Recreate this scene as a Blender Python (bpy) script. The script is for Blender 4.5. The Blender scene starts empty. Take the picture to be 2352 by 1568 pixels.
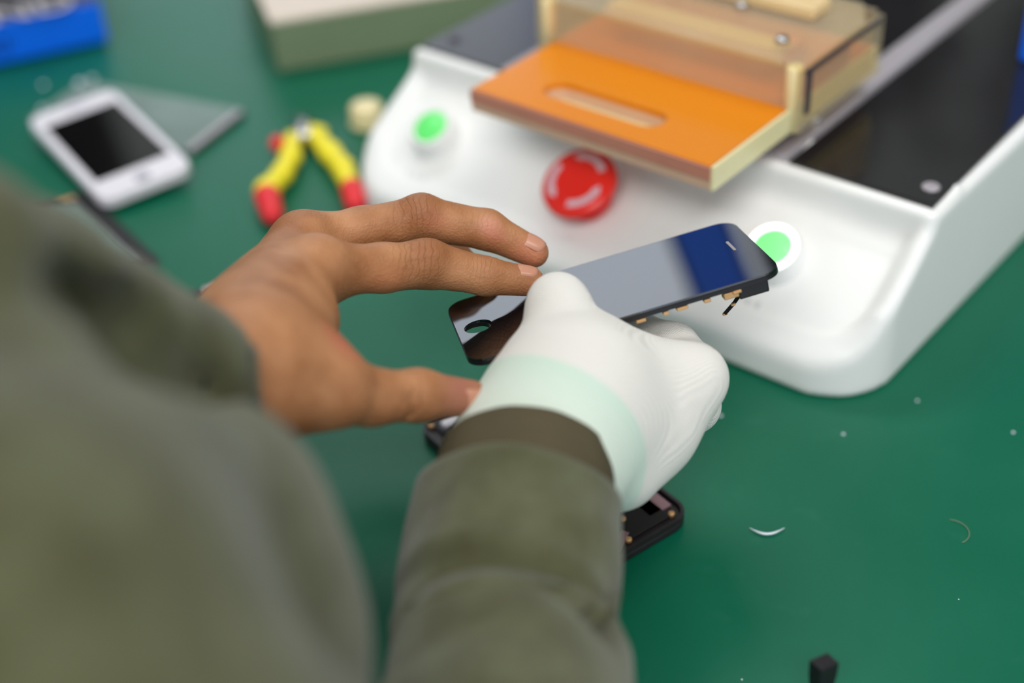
import bpy, bmesh, math, random
import numpy as np
from mathutils import Vector, Matrix
random.seed(4); PI = math.pi
SC = bpy.context.scene; COL = SC.collection
# ---------------------------------------------------------------- camera
FPX = 3267.0; CAMH = 0.42                         # metres above the bench top (bench top is z = 0)
_p, _r = math.radians(36.0), math.radians(3.2)
FW = np.array([0, math.cos(_p), -math.sin(_p)]); _R = np.array([1., 0, 0]); _U = np.cross(_R, FW)
RT = _R * math.cos(_r) - _U * math.sin(_r); UP = _U * math.cos(_r) + _R * math.sin(_r)
CAM = np.array([0, 0, CAMH])
cd = bpy.data.cameras.new('camera'); cam = bpy.data.objects.new('camera', cd); COL.objects.link(cam)
cd.sensor_width = 36; cd.lens = 36 * FPX / 2352; cd.clip_start = 0.01
M3 = Matrix((RT, UP, -FW)).transposed()
cam.matrix_world = Matrix.Translation(CAM) @ M3.to_4x4()
cd.dof.use_dof = True; cd.dof.focus_distance = 0.56; cd.dof.aperture_fstop = 2.9; cd.dof.aperture_blades = 0
SC.camera = cam
# ---------------------------------------------------------------- world, light, exposure
w = bpy.data.worlds.new('world'); SC.world = w; w.use_nodes = True
w.node_tree.nodes['Background'].inputs[0].default_value = (0.80, 0.88, 1.0, 1)
w.node_tree.nodes['Background'].inputs[1].default_value = 0.9
def area(name, loc, sx, sy, power, col=(1, 1, 1), rot=(0, 0, 0)):
    l = bpy.data.lights.new(name, 'AREA'); l.shape = 'RECTANGLE'; l.size = sx; l.size_y = sy; l.energy = power; l.color = col
    o = bpy.data.objects.new(name, l); COL.objects.link(o); o.location = loc; o.rotation_euler = rot; return o
area('ceiling_lamp_light', (-0.45, -1.22, 1.72), 1.3, 0.5, 34, (1.0, 0.98, 0.95))
area('ceiling_lamp_light', (0.70, 0.10, 1.72), 1.3, 0.5, 11, (1.0, 0.98, 0.95))
area('ceiling_lamp_light', (-0.3, 1.55, 1.72), 1.3, 0.5, 12, (0.95, 0.98, 1.0))
SC.view_settings.view_transform = 'Standard'; SC.view_settings.look = 'None'
SC.view_settings.gamma = 1; SC.view_settings.use_curve_mapping = False; SC.view_settings.exposure = 0.30

# ---------------------------------------------------------------- helpers
def ray(px, py): return FW + RT * (px - 1176) / FPX - UP * (py - 784) / FPX
def at(px, py, z=0.): d = ray(px, py); return CAM + d * ((z - CAMH) / d[2])
def P(px, py, d): return CAM + ray(px, py) * d
def srgb(r, g, b):
    f = lambda c: (c / 255 / 12.92) if c / 255 <= .04045 else ((c / 255 + .055) / 1.055) ** 2.4
    return (f(r), f(g), f(b), 1)
MATS = {}
def mat(name, col, rough=.5, metal=0, spec=.5, bump=0, bscale=200, var=0, vscale=20, col2=None, trans=0, ior=1.45,
        sss=0, coat=0, emit=None, estr=0, sheen=0):
    m = bpy.data.materials.new(name); m.use_nodes = True; nt = m.node_tree; b = nt.nodes['Principled BSDF']
    I = b.inputs; I['Base Color'].default_value = col; I['Roughness'].default_value = rough; I['Metallic'].default_value = metal
    I['Specular IOR Level'].default_value = spec; I['IOR'].default_value = ior
    I['Transmission Weight'].default_value = trans; I['Coat Weight'].default_value = coat; I['Coat Roughness'].default_value = .05
    I['Sheen Weight'].default_value = sheen
    if sss:
        I['Subsurface Weight'].default_value = sss; I['Subsurface Radius'].default_value = (.006, .0025, .0015); I['Subsurface Scale'].default_value = 1
    if emit: I['Emission Color'].default_value = emit; I['Emission Strength'].default_value = estr
    tc = nt.nodes.new('ShaderNodeTexCoord')
    if var:
        n = nt.nodes.new('ShaderNodeTexNoise'); n.inputs['Scale'].default_value = vscale; n.inputs['Detail'].default_value = 5
        nt.links.new(tc.outputs['Object'], n.inputs['Vector'])
        r = nt.nodes.new('ShaderNodeValToRGB'); r.color_ramp.elements[0].position = .3; r.color_ramp.elements[1].position = .7
        c2 = col2 or tuple(min(1, c * (1 + var)) for c in col[:3]) + (1,)
        r.color_ramp.elements[0].color = col; r.color_ramp.elements[1].color = c2
        nt.links.new(n.outputs['Fac'], r.inputs['Fac']); nt.links.new(r.outputs['Color'], I['Base Color'])
    if bump:
        n = nt.nodes.new('ShaderNodeTexNoise'); n.inputs['Scale'].default_value = bscale; n.inputs['Detail'].default_value = 3
        nt.links.new(tc.outputs['Object'], n.inputs['Vector'])
        bp = nt.nodes.new('ShaderNodeBump'); bp.inputs['Strength'].default_value = bump; bp.inputs['Distance'].default_value = .001
        nt.links.new(n.outputs['Fac'], bp.inputs['Height']); nt.links.new(bp.outputs['Normal'], I['Normal'])
    MATS[name] = m; return m
def node(m, t, **kw):
    n = m.node_tree.nodes.new(t)
    for k, v in kw.items(): setattr(n, k, v)
    return n
def empty(name, loc, rot=None, label=None, cat=None, group=None):
    o = bpy.data.objects.new(name, None); COL.objects.link(o); o.empty_display_size = .02
    if rot is not None and not isinstance(rot, (int, float)): o.matrix_world = Matrix.Translation(loc) @ rot.to_4x4()
    else: o.location = loc; o.rotation_euler = (0, 0, rot or 0)
    tag(o, label, cat, group); return o
def tag(o, label=None, cat=None, group=None, kind=None):
    if label: o['label'] = label
    if cat: o['category'] = cat
    if group: o['group'] = group
    if kind: o['kind'] = kind
    return o
def link(name, me, m, parent=None, smooth=False):
    o = bpy.data.objects.new(name, me); COL.objects.link(o)
    if m: me.materials.append(m)
    if parent: o.parent = parent
    if smooth: me.shade_smooth() if hasattr(me, 'shade_smooth') else None
    return o
def mesh(name, vs, fs, m, parent=None, smooth=False):
    me = bpy.data.meshes.new(name); me.from_pydata([tuple(v) for v in vs], [], fs); me.update()
    bm = bmesh.new(); bm.from_mesh(me); bmesh.ops.recalc_face_normals(bm, faces=bm.faces); bm.to_mesh(me); bm.free()
    return link(name, me, m, parent, smooth)
def bmobj(name, bm, m, parent=None, smooth=False):
    me = bpy.data.meshes.new(name); bm.to_mesh(me); bm.free(); return link(name, me, m, parent, smooth)
def bevel(bm, r, seg=3, edges=None):
    bmesh.ops.bevel(bm, geom=edges or bm.edges[:], offset=r, segments=seg, profile=.5, affect='EDGES', clamp_overlap=True)
def add_box(bm, c, s, rot=None, r=0, seg=2):
    b = bmesh.new(); bmesh.ops.create_cube(b, size=1)
    bmesh.ops.scale(b, vec=s, verts=b.verts)
    if r: bevel(b, r, seg)
    T = Matrix.Translation(c) @ (rot.to_4x4() if rot else Matrix())
    bmesh.ops.transform(b, matrix=T, verts=b.verts)
    me = bpy.data.meshes.new('t'); b.to_mesh(me); b.free(); bm.from_mesh(me); bpy.data.meshes.remove(me)
def box(name, c, s, m, parent=None, r=0, seg=2, rot=None):
    bm = bmesh.new(); add_box(bm, c, s, rot, r, seg); return bmobj(name, bm, m, parent, False)
def lathe(bm, prof, n=40, T=Matrix()):
    """prof: (radius, z) from bottom axis to top axis"""
    rings = []
    for r, z in prof:
        if r < 1e-6: rings.append([bm.verts.new(T @ Vector((0, 0, z)))])
        else: rings.append([bm.verts.new(T @ Vector((r * math.cos(2 * PI * k / n), r * math.sin(2 * PI * k / n), z))) for k in range(n)])
    for a, b in zip(rings, rings[1:]):
        for k in range(n):
            k2 = (k + 1) % n
            if len(a) == 1 and len(b) == 1: continue
            if len(a) == 1: bm.faces.new((a[0], b[k2], b[k]))
            elif len(b) == 1: bm.faces.new((a[k], a[k2], b[0]))
            else: bm.faces.new((a[k], a[k2], b[k2], b[k]))
def lat(name, prof, m, parent=None, n=40, T=Matrix(), smooth=True):
    bm = bmesh.new(); lathe(bm, prof, n, T); bmesh.ops.recalc_face_normals(bm, faces=bm.faces); return bmobj(name, bm, m, parent, smooth)
def rrect(w, h, r, n=8, cx=0, cy=0):
    pts = []
    for qx, qy, a0 in ((1, 1, 0), (-1, 1, 90), (-1, -1, 180), (1, -1, 270)):
        for k in range(n + 1):
            a = math.radians(a0 + 90 * k / n)
            pts.append((cx + qx * (w / 2 - r) + r * math.cos(a), cy + qy * (h / 2 - r) + r * math.sin(a)))
    return pts
def prism(name, pts, z0, z1, m, parent=None, r=0, smooth=False, seg=2):
    bm = bmesh.new(); a = [bm.verts.new((x, y, z0)) for x, y in pts]; f = bm.faces.new(a)
    e = bmesh.ops.extrude_face_region(bm, geom=[f]); vs = [g for g in e['geom'] if isinstance(g, bmesh.types.BMVert)]
    bmesh.ops.translate(bm, vec=(0, 0, z1 - z0), verts=vs); bmesh.ops.recalc_face_normals(bm, faces=bm.faces)
    if r:
        es = [e for e in bm.edges if abs(e.verts[0].co.z - e.verts[1].co.z) < 1e-7 and len(e.link_faces) == 2 and
              any(len(f.verts) > 4 or abs(f.normal.z) > .9 for f in e.link_faces) and any(abs(f.normal.z) < .1 for f in e.link_faces)]
        bevel(bm, r, seg, es)
    return bmobj(name, bm, m, parent, smooth)
def ring_prism(name, outer, inner, z0, z1, m, parent=None):
    """outer and inner loops with the same number of points: a slab with a hole"""
    n = len(outer); cx = sum(p[0] for p in inner) / n; cy = sum(p[1] for p in inner) / n
    ang = lambda p: math.atan2(p[1] - cy, p[0] - cx) % (2 * PI)
    outer = sorted(outer, key=ang); inner = sorted(inner, key=ang)
    vs = [(x, y, z) for z in (z0, z1) for L in (outer, inner) for x, y in L]; fs = []
    for k in range(n):
        j = (k + 1) % n; o0, i0, o1, i1 = 0, n, 2 * n, 3 * n
        fs += [(o0 + k, o0 + j, i0 + j, i0 + k), (o1 + k, o1 + j, i1 + j, i1 + k), (o0 + k, o0 + j, o1 + j, o1 + k), (i0 + k, i0 + j, i1 + j, i1 + k)]
    return mesh(name, vs, fs, m, parent)
def tube(bm, pts, rad, n=10):
    pts = [Vector(p) for p in pts]; rings = []; rr = rad if isinstance(rad, (list, tuple)) else [rad] * len(pts)
    up = Vector((0, 0, 1))
    for i, p in enumerate(pts):
        d = (pts[min(i + 1, len(pts) - 1)] - pts[max(i - 1, 0)]).normalized()
        if abs(d.dot(up)) > .95: up = Vector((1, 0, 0))
        a = d.cross(up).normalized(); b = a.cross(d).normalized()
        rings.append([bm.verts.new(p + rr[i] * (a * math.cos(2 * PI * k / n) + b * math.sin(2 * PI * k / n))) for k in range(n)])
    for A, B in zip(rings, rings[1:]):
        for k in range(n): bm.faces.new((A[k], A[(k + 1) % n], B[(k + 1) % n], B[k]))
    bm.faces.new(rings[0][::-1]); bm.faces.new(rings[-1])
def tubeobj(name, pts, rad, m, parent=None, n=10):
    bm = bmesh.new(); tube(bm, pts, rad, n); return bmobj(name, bm, m, parent, True)
def textobj(name, s, size, m, parent, M, ext=.0002):
    c = bpy.data.curves.new(name, 'FONT'); c.body = s; c.size = size; c.extrude = ext; c.align_x = 'CENTER'; c.align_y = 'CENTER'
    t = bpy.data.objects.new(name, c); COL.objects.link(t)
    bpy.context.view_layer.update()
    me = bpy.data.meshes.new_from_object(t.evaluated_get(bpy.context.evaluated_depsgraph_get()))
    bpy.data.objects.remove(t); me.transform(M); me.materials.clear(); return link(name, me, m, parent)
# ---- signed distance modelling (organic shapes)
def cone(X, a, b, ra, rb):
    a = np.asarray(a, float); b = np.asarray(b, float); d = b - a; L = max(d @ d, 1e-12)
    t = np.clip((X[0] - a[0]) * d[0] / L + (X[1] - a[1]) * d[1] / L + (X[2] - a[2]) * d[2] / L, 0, 1)
    q = np.sqrt((X[0] - a[0] - t * d[0]) ** 2 + (X[1] - a[1] - t * d[1]) ** 2 + (X[2] - a[2] - t * d[2]) ** 2)
    return q - (ra + (rb - ra) * t)
def ball(X, c, r): return np.sqrt((X[0] - c[0]) ** 2 + (X[1] - c[1]) ** 2 + (X[2] - c[2]) ** 2) - r
def ellips(X, c, r):
    k = np.sqrt(((X[0] - c[0]) / r[0]) ** 2 + ((X[1] - c[1]) / r[1]) ** 2 + ((X[2] - c[2]) / r[2]) ** 2); return (k - 1) * min(r)
def smin(a, b, k): h = np.maximum(k - np.abs(a - b), 0) / k; return np.minimum(a, b) - h * h * k * .25
def smax(a, b, k): return -smin(-a, -b, k)
def chain(X, pts, rs, k=.002):
    d = None
    for i in range(len(pts) - 1):
        c = cone(X, pts[i], pts[i + 1], rs[i], rs[i + 1]); d = c if d is None else smin(d, c, k)
    return d
def surf(fn, lo, hi, h):
    lo = np.array(lo, float); hi = np.array(hi, float); n = np.ceil((hi - lo) / h).astype(int) + 1
    ax = [(lo[i] + h * np.arange(n[i])).astype(np.float32) for i in range(3)]
    X = np.meshgrid(*ax, indexing='ij', sparse=True); V = np.broadcast_to(fn(X), tuple(n)).astype(np.float32)
    V = V.copy()
    for a in range(3):                                   # close at the box border
        s = [slice(None)] * 3
        for e in (0, -1): s[a] = e; V[tuple(s)] = np.maximum(V[tuple(s)], h * .3)
    ins = V < 0
    c = np.zeros(tuple(n - 1), int)
    for dx in (0, 1):
        for dy in (0, 1):
            for dz in (0, 1): c += ins[dx:n[0] - 1 + dx, dy:n[1] - 1 + dy, dz:n[2] - 1 + dz]
    act = (c > 0) & (c < 8); idx = -np.ones(act.shape, int); ci = np.argwhere(act); idx[act] = np.arange(len(ci))
    pos = np.zeros((len(ci), 3)); cnt = np.zeros(len(ci))
    for a in range(3):
        o = [i for i in range(3) if i != a]
        for p in (0, 1):
            for q in (0, 1):
                A = ci.copy(); A[:, o[0]] += p; A[:, o[1]] += q; B = A.copy(); B[:, a] += 1
                va = V[tuple(A.T)]; vb = V[tuple(B.T)]; m_ = (va < 0) != (vb < 0)
                t = np.where(m_, va / np.where(m_, va - vb, 1), 0)
                pt = A.astype(float); pt[:, a] += t; pos[m_] += pt[m_]; cnt[m_] += 1
    pos = lo + h * pos / cnt[:, None]; F = []
    for a in range(3):
        o = [i for i in range(3) if i != a]; b, c2 = o
        s0 = [slice(None)] * 3; s1 = [slice(None)] * 3; s0[a] = slice(0, -1); s1[a] = slice(1, None)
        E = np.argwhere(ins[tuple(s0)] != ins[tuple(s1)])
        E = E[(E[:, b] > 0) & (E[:, c2] > 0) & (E[:, b] < n[b] - 1) & (E[:, c2] < n[c2] - 1)]
        sgn = ins[tuple(E.T)]
        def g(db, dc): q = E.copy(); q[:, b] -= db; q[:, c2] -= dc; return idx[tuple(q.T)]
        Q = np.stack([g(0, 0), g(1, 0), g(1, 1), g(0, 1)], 1)
        flip = sgn if a != 1 else ~sgn
        Q[~flip] = Q[~flip][:, ::-1]
        F.append(Q)
    F = np.concatenate(F)
    return pos, F
def npmesh(name, parts, m, parent=None, off=(0, 0, 0), smoothing=0):
    vs = []; fs = []; k = 0
    for p, f in parts: vs.append(p - np.array(off)); fs.append(f + k); k += len(p)
    vs = np.concatenate(vs); fs = np.concatenate(fs)
    me = bpy.data.meshes.new(name); me.vertices.add(len(vs)); me.vertices.foreach_set('co', vs.astype(np.float32).ravel())
    me.loops.add(fs.size); me.loops.foreach_set('vertex_index', fs.ravel().astype(np.int32))
    me.polygons.add(len(fs)); me.polygons.foreach_set('loop_start', (np.arange(len(fs)) * 4).astype(np.int32))
    me.polygons.foreach_set('loop_total', np.full(len(fs), 4, np.int32)); me.update(calc_edges=True); me.validate()
    me.polygons.foreach_set('use_smooth', np.ones(len(me.polygons), bool))
    o = link(name, me, m, parent)
    if smoothing:
        s = o.modifiers.new('smooth', 'SMOOTH'); s.factor = .5; s.iterations = smoothing
    return o

# ---------------------------------------------------------------- materials
mat_bench = mat('green_mat', srgb(0, 92, 66), .34, spec=.38)
def build_bench_mat():
    m = mat_bench; nt = m.node_tree; L = nt.links; b = nt.nodes['Principled BSDF']; tc = nt.nodes.new('ShaderNodeTexCoord')
    n1 = node(m, 'ShaderNodeTexNoise'); n1.inputs['Scale'].default_value = 9; n1.inputs['Detail'].default_value = 6
    n2 = node(m, 'ShaderNodeTexNoise'); n2.inputs['Scale'].default_value = 60; n2.inputs['Detail'].default_value = 8
    for n in (n1, n2): L.new(tc.outputs['Object'], n.inputs['Vector'])
    r = node(m, 'ShaderNodeValToRGB'); e = r.color_ramp.elements; e[0].position = .35; e[1].position = .75
    e[0].color = srgb(0, 94, 68); e[1].color = srgb(10, 102, 76)
    L.new(n1.outputs['Fac'], r.inputs['Fac'])
    r2 = node(m, 'ShaderNodeValToRGB'); r2.color_ramp.elements[0].position = .62; r2.color_ramp.elements[1].position = .8
    mx = node(m, 'ShaderNodeMixRGB'); mx.inputs['Color2'].default_value = srgb(40, 112, 88)
    ml = node(m, 'ShaderNodeMath', operation='MULTIPLY'); ml.inputs[1].default_value = .35
    L.new(n2.outputs['Fac'], r2.inputs['Fac']); L.new(r2.outputs['Color'], ml.inputs[0]); L.new(ml.outputs[0], mx.inputs['Fac'])
    L.new(r.outputs['Color'], mx.inputs['Color1']); L.new(mx.outputs['Color'], b.inputs['Base Color'])
    rr = node(m, 'ShaderNodeMapRange'); rr.inputs['To Min'].default_value = .28; rr.inputs['To Max'].default_value = .46
    L.new(n1.outputs['Fac'], rr.inputs['Value']); L.new(rr.outputs[0], b.inputs['Roughness'])
build_bench_mat()
m_wall = mat('wall_paint', srgb(205, 205, 200), .8, var=.05, vscale=3)
m_floor = mat('floor_vinyl', srgb(120, 118, 112), .5, var=.15, vscale=6)
m_wood = mat('bench_wood', srgb(150, 120, 85), .5, var=.3, vscale=12)
m_steel = mat('steel', srgb(190, 190, 192), .25, metal=1, var=.05, vscale=80)
m_white = mat('white_enamel', srgb(240, 240, 238), .38, spec=.4, var=.015, vscale=30)
m_black = mat('black_gloss', srgb(28, 27, 29), .12, spec=.55, var=.25, vscale=14)
m_alu = mat('brushed_aluminium', srgb(178, 172, 178), .42, metal=.25, var=.06, vscale=60)
m_orange = mat('orange_acrylic', srgb(222, 130, 6), .2, spec=.5, var=.06, vscale=8)
m_cream = mat('cream_acrylic', srgb(236, 220, 172), .3, sss=.3, var=.05, vscale=20)
m_pink = mat('pink_acrylic_edge', srgb(196, 132, 112), .3, var=.12, vscale=40)
m_pink2 = mat('pink_acrylic_core', srgb(214, 176, 150), .3, var=.08, vscale=40)
m_tan = mat('tan_bakelite', srgb(224, 196, 146), .35, var=.08, vscale=25)
m_red = mat('red_plastic', srgb(250, 48, 40), .25, var=.04)
m_mark = mat('pale_marking', srgb(238, 200, 212), .4, var=.02)
m_green = mat('green_lens_faint_glow', srgb(100, 214, 112), .3, emit=srgb(90, 220, 105), estr=.25, var=.02)  # unlit lens, given a faint glow to brighten its green
m_greenlit = mat('lit_green_lens', srgb(130, 225, 140), .3, emit=srgb(120, 225, 135), estr=.45, var=.02)
m_ring = mat('lit_ring', (1, 1, 1, 1), .3, emit=(.9, 1, .92, 1), estr=1.5, var=.02)
m_yellow = mat('yellow_grip', srgb(242, 226, 50), .45, var=.08, vscale=60)
m_redgrip = mat('red_grip', srgb(226, 44, 52), .45, var=.06, vscale=60)
m_blue = mat('blue_card', srgb(0, 108, 245), .4, var=.05, vscale=10)
m_darkcard = mat('dark_card', srgb(62, 58, 64), .45, var=.15, vscale=20)
m_ink = mat('grey_ink', srgb(150, 146, 150), .6, var=.1, vscale=90)
m_dink = mat('dark_blue_ink', srgb(0, 50, 130), .6, var=.1, vscale=90)
m_lidcard = mat('off_white_card', srgb(220, 205, 190), .55, var=.03, vscale=8)
m_sage = mat('sage_card', srgb(118, 134, 104), .5, var=.1, vscale=18)
m_whitepl = mat('white_phone_plastic', srgb(232, 228, 236), .3, coat=.3, var=.02)
m_glassblk = mat('black_glass', srgb(7, 7, 9), .06, spec=.7, ior=1.5, var=.1)
m_lcd = mat('screen_glass', srgb(12, 13, 18), .035, spec=.9, ior=1.65, var=.05)
m_home = mat('grey_button', srgb(160, 158, 170), .4, var=.03)
m_dark = mat('dark_housing', srgb(34, 29, 33), .4, var=.3, vscale=150)
m_darkfilm = mat('black_flex_film', srgb(24, 22, 24), .35, var=.2, vscale=200)
m_chip = mat('pinkish_metal_shield', srgb(150, 118, 124), .4, metal=.4, var=.15, vscale=150)
m_copper = mat('copper_contact', srgb(205, 160, 110), .35, metal=.5, var=.15, vscale=200)
m_rubber = mat('black_rubber', srgb(22, 20, 24), .55, bump=.2, var=.2, vscale=100)
m_bead = mat('clear_bead', srgb(215, 225, 235), .05, spec=.9, ior=1.6, var=.05)
def glassy(name, tint, refl, rough=.05):
    m = bpy.data.materials.new(name); m.use_nodes = True; nt = m.node_tree; nt.nodes.clear()
    o = nt.nodes.new('ShaderNodeOutputMaterial'); t = nt.nodes.new('ShaderNodeBsdfTransparent'); t.inputs[0].default_value = tint
    g = nt.nodes.new('ShaderNodeBsdfPrincipled'); g.inputs['Base Color'].default_value = tint; g.inputs['Roughness'].default_value = rough
    n = nt.nodes.new('ShaderNodeTexNoise'); n.inputs['Scale'].default_value = 25
    r = nt.nodes.new('ShaderNodeMapRange'); r.inputs['To Min'].default_value = refl * .75; r.inputs['To Max'].default_value = refl * 1.25
    mx = nt.nodes.new('ShaderNodeMixShader'); tc = nt.nodes.new('ShaderNodeTexCoord'); nt.links.new(tc.outputs['Object'], n.inputs['Vector'])
    nt.links.new(n.outputs['Fac'], r.inputs['Value']); nt.links.new(r.outputs[0], mx.inputs[0])
    nt.links.new(t.outputs[0], mx.inputs[1]); nt.links.new(g.outputs[0], mx.inputs[2]); nt.links.new(mx.outputs[0], o.inputs[0]); return m
m_clear = glassy('clear_yellowed_acrylic', srgb(248, 240, 216), .22, .1)
m_sheet = glassy('clear_scratched_glass', srgb(190, 214, 206), .38, .25)
# skin
def skin():
    m = mat('skin', srgb(176, 112, 66), .5, sss=.12, spec=.4); nt = m.node_tree; L = nt.links; b = nt.nodes['Principled BSDF']
    tc = node(m, 'ShaderNodeTexCoord')
    n = node(m, 'ShaderNodeTexNoise'); n.inputs['Scale'].default_value = 55; n.inputs['Detail'].default_value = 6
    L.new(tc.outputs['Object'], n.inputs['Vector'])
    r = node(m, 'ShaderNodeValToRGB'); e = r.color_ramp.elements; e[0].position = .3; e[0].color = srgb(156, 100, 60); e[1].position = .72; e[1].color = srgb(196, 140, 98)
    L.new(n.outputs['Fac'], r.inputs['Fac']); last = r.outputs['Color']
    # worn pink callus spots and darker knuckle skin
    for (c, rad, colr, amt) in SKINSPOTS:
        v = node(m, 'ShaderNodeVectorMath', operation='DISTANCE'); v.inputs[1].default_value = c
        L.new(tc.outputs['Object'], v.inputs[0])
        k = node(m, 'ShaderNodeMapRange'); k.inputs['From Min'].default_value = rad * .35; k.inputs['From Max'].default_value = rad
        k.inputs['To Min'].default_value = amt; k.inputs['To Max'].default_value = 0; L.new(v.outputs['Value'], k.inputs['Value'])
        mx = node(m, 'ShaderNodeMixRGB'); mx.inputs['Color2'].default_value = colr
        L.new(k.outputs[0], mx.inputs['Fac']); L.new(last, mx.inputs['Color1']); last = mx.outputs['Color']
    wr_h = None
    for (c, rad, dirv, fr, amt) in WRINKLES:
        dp = node(m, 'ShaderNodeVectorMath', operation='DOT_PRODUCT'); dp.inputs[1].default_value = dirv; L.new(tc.outputs['Object'], dp.inputs[0])
        nz = node(m, 'ShaderNodeTexNoise'); nz.inputs['Scale'].default_value = 130; nz.inputs['Detail'].default_value = 2; L.new(tc.outputs['Object'], nz.inputs['Vector'])
        ma = node(m, 'ShaderNodeMath', operation='MULTIPLY_ADD'); ma.inputs[1].default_value = fr; L.new(dp.outputs['Value'], ma.inputs[0])
        mb = node(m, 'ShaderNodeMath', operation='MULTIPLY'); mb.inputs[1].default_value = 16; L.new(nz.outputs['Fac'], mb.inputs[0]); L.new(mb.outputs[0], ma.inputs[2])
        sn = node(m, 'ShaderNodeMath', operation='SINE'); L.new(ma.outputs[0], sn.inputs[0])
        pw = node(m, 'ShaderNodeMapRange'); pw.inputs['From Min'].default_value = .55; pw.inputs['From Max'].default_value = 1; L.new(sn.outputs[0], pw.inputs['Value'])
        v = node(m, 'ShaderNodeVectorMath', operation='DISTANCE'); v.inputs[1].default_value = c; L.new(tc.outputs['Object'], v.inputs[0])
        k = node(m, 'ShaderNodeMapRange'); k.inputs['From Min'].default_value = rad * .3; k.inputs['From Max'].default_value = rad
        k.inputs['To Min'].default_value = amt; k.inputs['To Max'].default_value = 0; L.new(v.outputs['Value'], k.inputs['Value'])
        mm = node(m, 'ShaderNodeMath', operation='MULTIPLY'); L.new(pw.outputs[0], mm.inputs[0]); L.new(k.outputs[0], mm.inputs[1])
        if wr_h is None: wr_h = mm.outputs[0]
        else:
            aa = node(m, 'ShaderNodeMath', operation='MAXIMUM'); L.new(wr_h, aa.inputs[0]); L.new(mm.outputs[0], aa.inputs[1]); wr_h = aa.outputs[0]
    mx = node(m, 'ShaderNodeMixRGB'); mx.inputs['Color2'].default_value = srgb(120, 66, 36)  # shade in the wrinkle grooves put into the colour
    hf = node(m, 'ShaderNodeMath', operation='MULTIPLY'); hf.inputs[1].default_value = .42; L.new(wr_h, hf.inputs[0]); L.new(hf.outputs[0], mx.inputs['Fac'])
    L.new(last, mx.inputs['Color1']); last = mx.outputs['Color']
    L.new(last, b.inputs['Base Color'])
    vo = node(m, 'ShaderNodeTexVoronoi'); vo.inputs['Scale'].default_value = 900; n2 = node(m, 'ShaderNodeTexNoise'); n2.inputs['Scale'].default_value = 800; n2.inputs['Detail'].default_value = 5
    L.new(tc.outputs['Object'], vo.inputs['Vector']); L.new(tc.outputs['Object'], n2.inputs['Vector'])
    ad = node(m, 'ShaderNodeMath', operation='ADD'); L.new(vo.outputs['Distance'], ad.inputs[0]); L.new(n2.outputs['Fac'], ad.inputs[1])
    bp = node(m, 'ShaderNodeBump'); bp.inputs['Strength'].default_value = .28; bp.inputs['Distance'].default_value = .0006
    sb = node(m, 'ShaderNodeMath', operation='MULTIPLY_ADD'); sb.inputs[1].default_value = -1.6; L.new(wr_h, sb.inputs[0]); L.new(ad.outputs[0], sb.inputs[2])
    L.new(sb.outputs[0], bp.inputs['Height']); L.new(bp.outputs['Normal'], b.inputs['Normal']); return m

# ---------------------------------------------------------------- setting: room and bench
FZ = -.75
def plane_box(name, c, s, m, kind='structure'): o = box(name, c, s, m); o['kind'] = kind; return o
plane_box('floor', (0, .6, FZ - .03), (4.4, 4.4, .06), m_floor)
plane_box('ceiling', (0, .6, 1.80), (4.4, 4.4, .06), m_wall)
plane_box('wall_left', (-2.2, .6, .51), (.06, 4.4, 2.52), m_wall)
plane_box('wall_right', (2.2, .6, .51), (.06, 4.4, 2.52), m_wall)
# back wall in four pieces round the window opening, one mesh
bm = bmesh.new(); WX0, WX1, WZ0, WZ1, WY = -.74, .30, .20, .92, 2.5
add_box(bm, ((-2.17 + WX0) / 2, WY, .51), (WX0 + 2.17, .06, 2.52)); add_box(bm, ((2.17 + WX1) / 2, WY, .51), (2.17 - WX1, .06, 2.52))
add_box(bm, ((WX0 + WX1) / 2, WY, (FZ + WZ0) / 2), (WX1 - WX0, .06, WZ0 - FZ)); add_box(bm, ((WX0 + WX1) / 2, WY, (WZ1 + 1.77) / 2), (WX1 - WX0, .06, 1.77 - WZ1))
tag(bmobj('wall_back', bm, m_wall), kind='structure')
m_sky = mat('added_daylight_pane', (.8, .85, .9, 1), .2, emit=(.80, .86, 1.0, 1), estr=.98, var=.02)  # unseen window, added; its glowing pane feeds reflections in display and mat
m_frame = mat('window_frame_paint', srgb(225, 225, 222), .5, var=.02)
wn = empty('added_window_1', ((WX0 + WX1) / 2, WY, WZ0)); wn['kind'] = 'structure'
W2 = (WX1 - WX0) / 2; HH = WZ1 - WZ0
box('pane', (0, .01, HH / 2), (2 * W2 - .06, .008, HH - .06), m_sky, wn)
bm = bmesh.new()
for x in (-W2 + .02, W2 - .02): add_box(bm, (x, 0, HH / 2), (.04, .05, HH))
for z in (.02, HH - .02): add_box(bm, (0, 0, z), (2 * W2, .05, .04))
bmobj('window_frame', bm, m_frame, wn)
m_door = mat('dark_door_paint', srgb(38, 32, 30), .4, var=.1, vscale=5)  # unseen dark door, added to blacken the reflection in the white phone's screen
dr = empty('added_door_1', (-1.25, 2.462, FZ)); dr['kind'] = 'structure'
box('leaf', (0, 0, 1.0), (.86, .03, 2.0), m_door, dr, .002); lat('door_handle', [(0, 0), (.012, 0), (.012, .04), (.026, .045), (.026, .065), (0, .068)], m_steel, dr, 24, Matrix.Translation((.36, -.015, 1.0)) @ Matrix.Rotation(PI / 2, 4, 'X'))
# ceiling lamps over the bench
for lx, ly in ((-.45, -1.22), (.70, .10), (-.3, 1.55)):
    lamp = empty('ceiling_lamp', (lx, ly, 1.73), 0, 'white rectangular ceiling lamp ' + ('behind the seated person' if ly < 0 else 'above the right end of the bench' if ly < 1 else 'towards the window wall'), 'lamp', 'ceiling lamps over the bench')
    box('housing', (0, 0, .02), (1.4, .6, .04), m_frame, lamp, .006)
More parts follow.
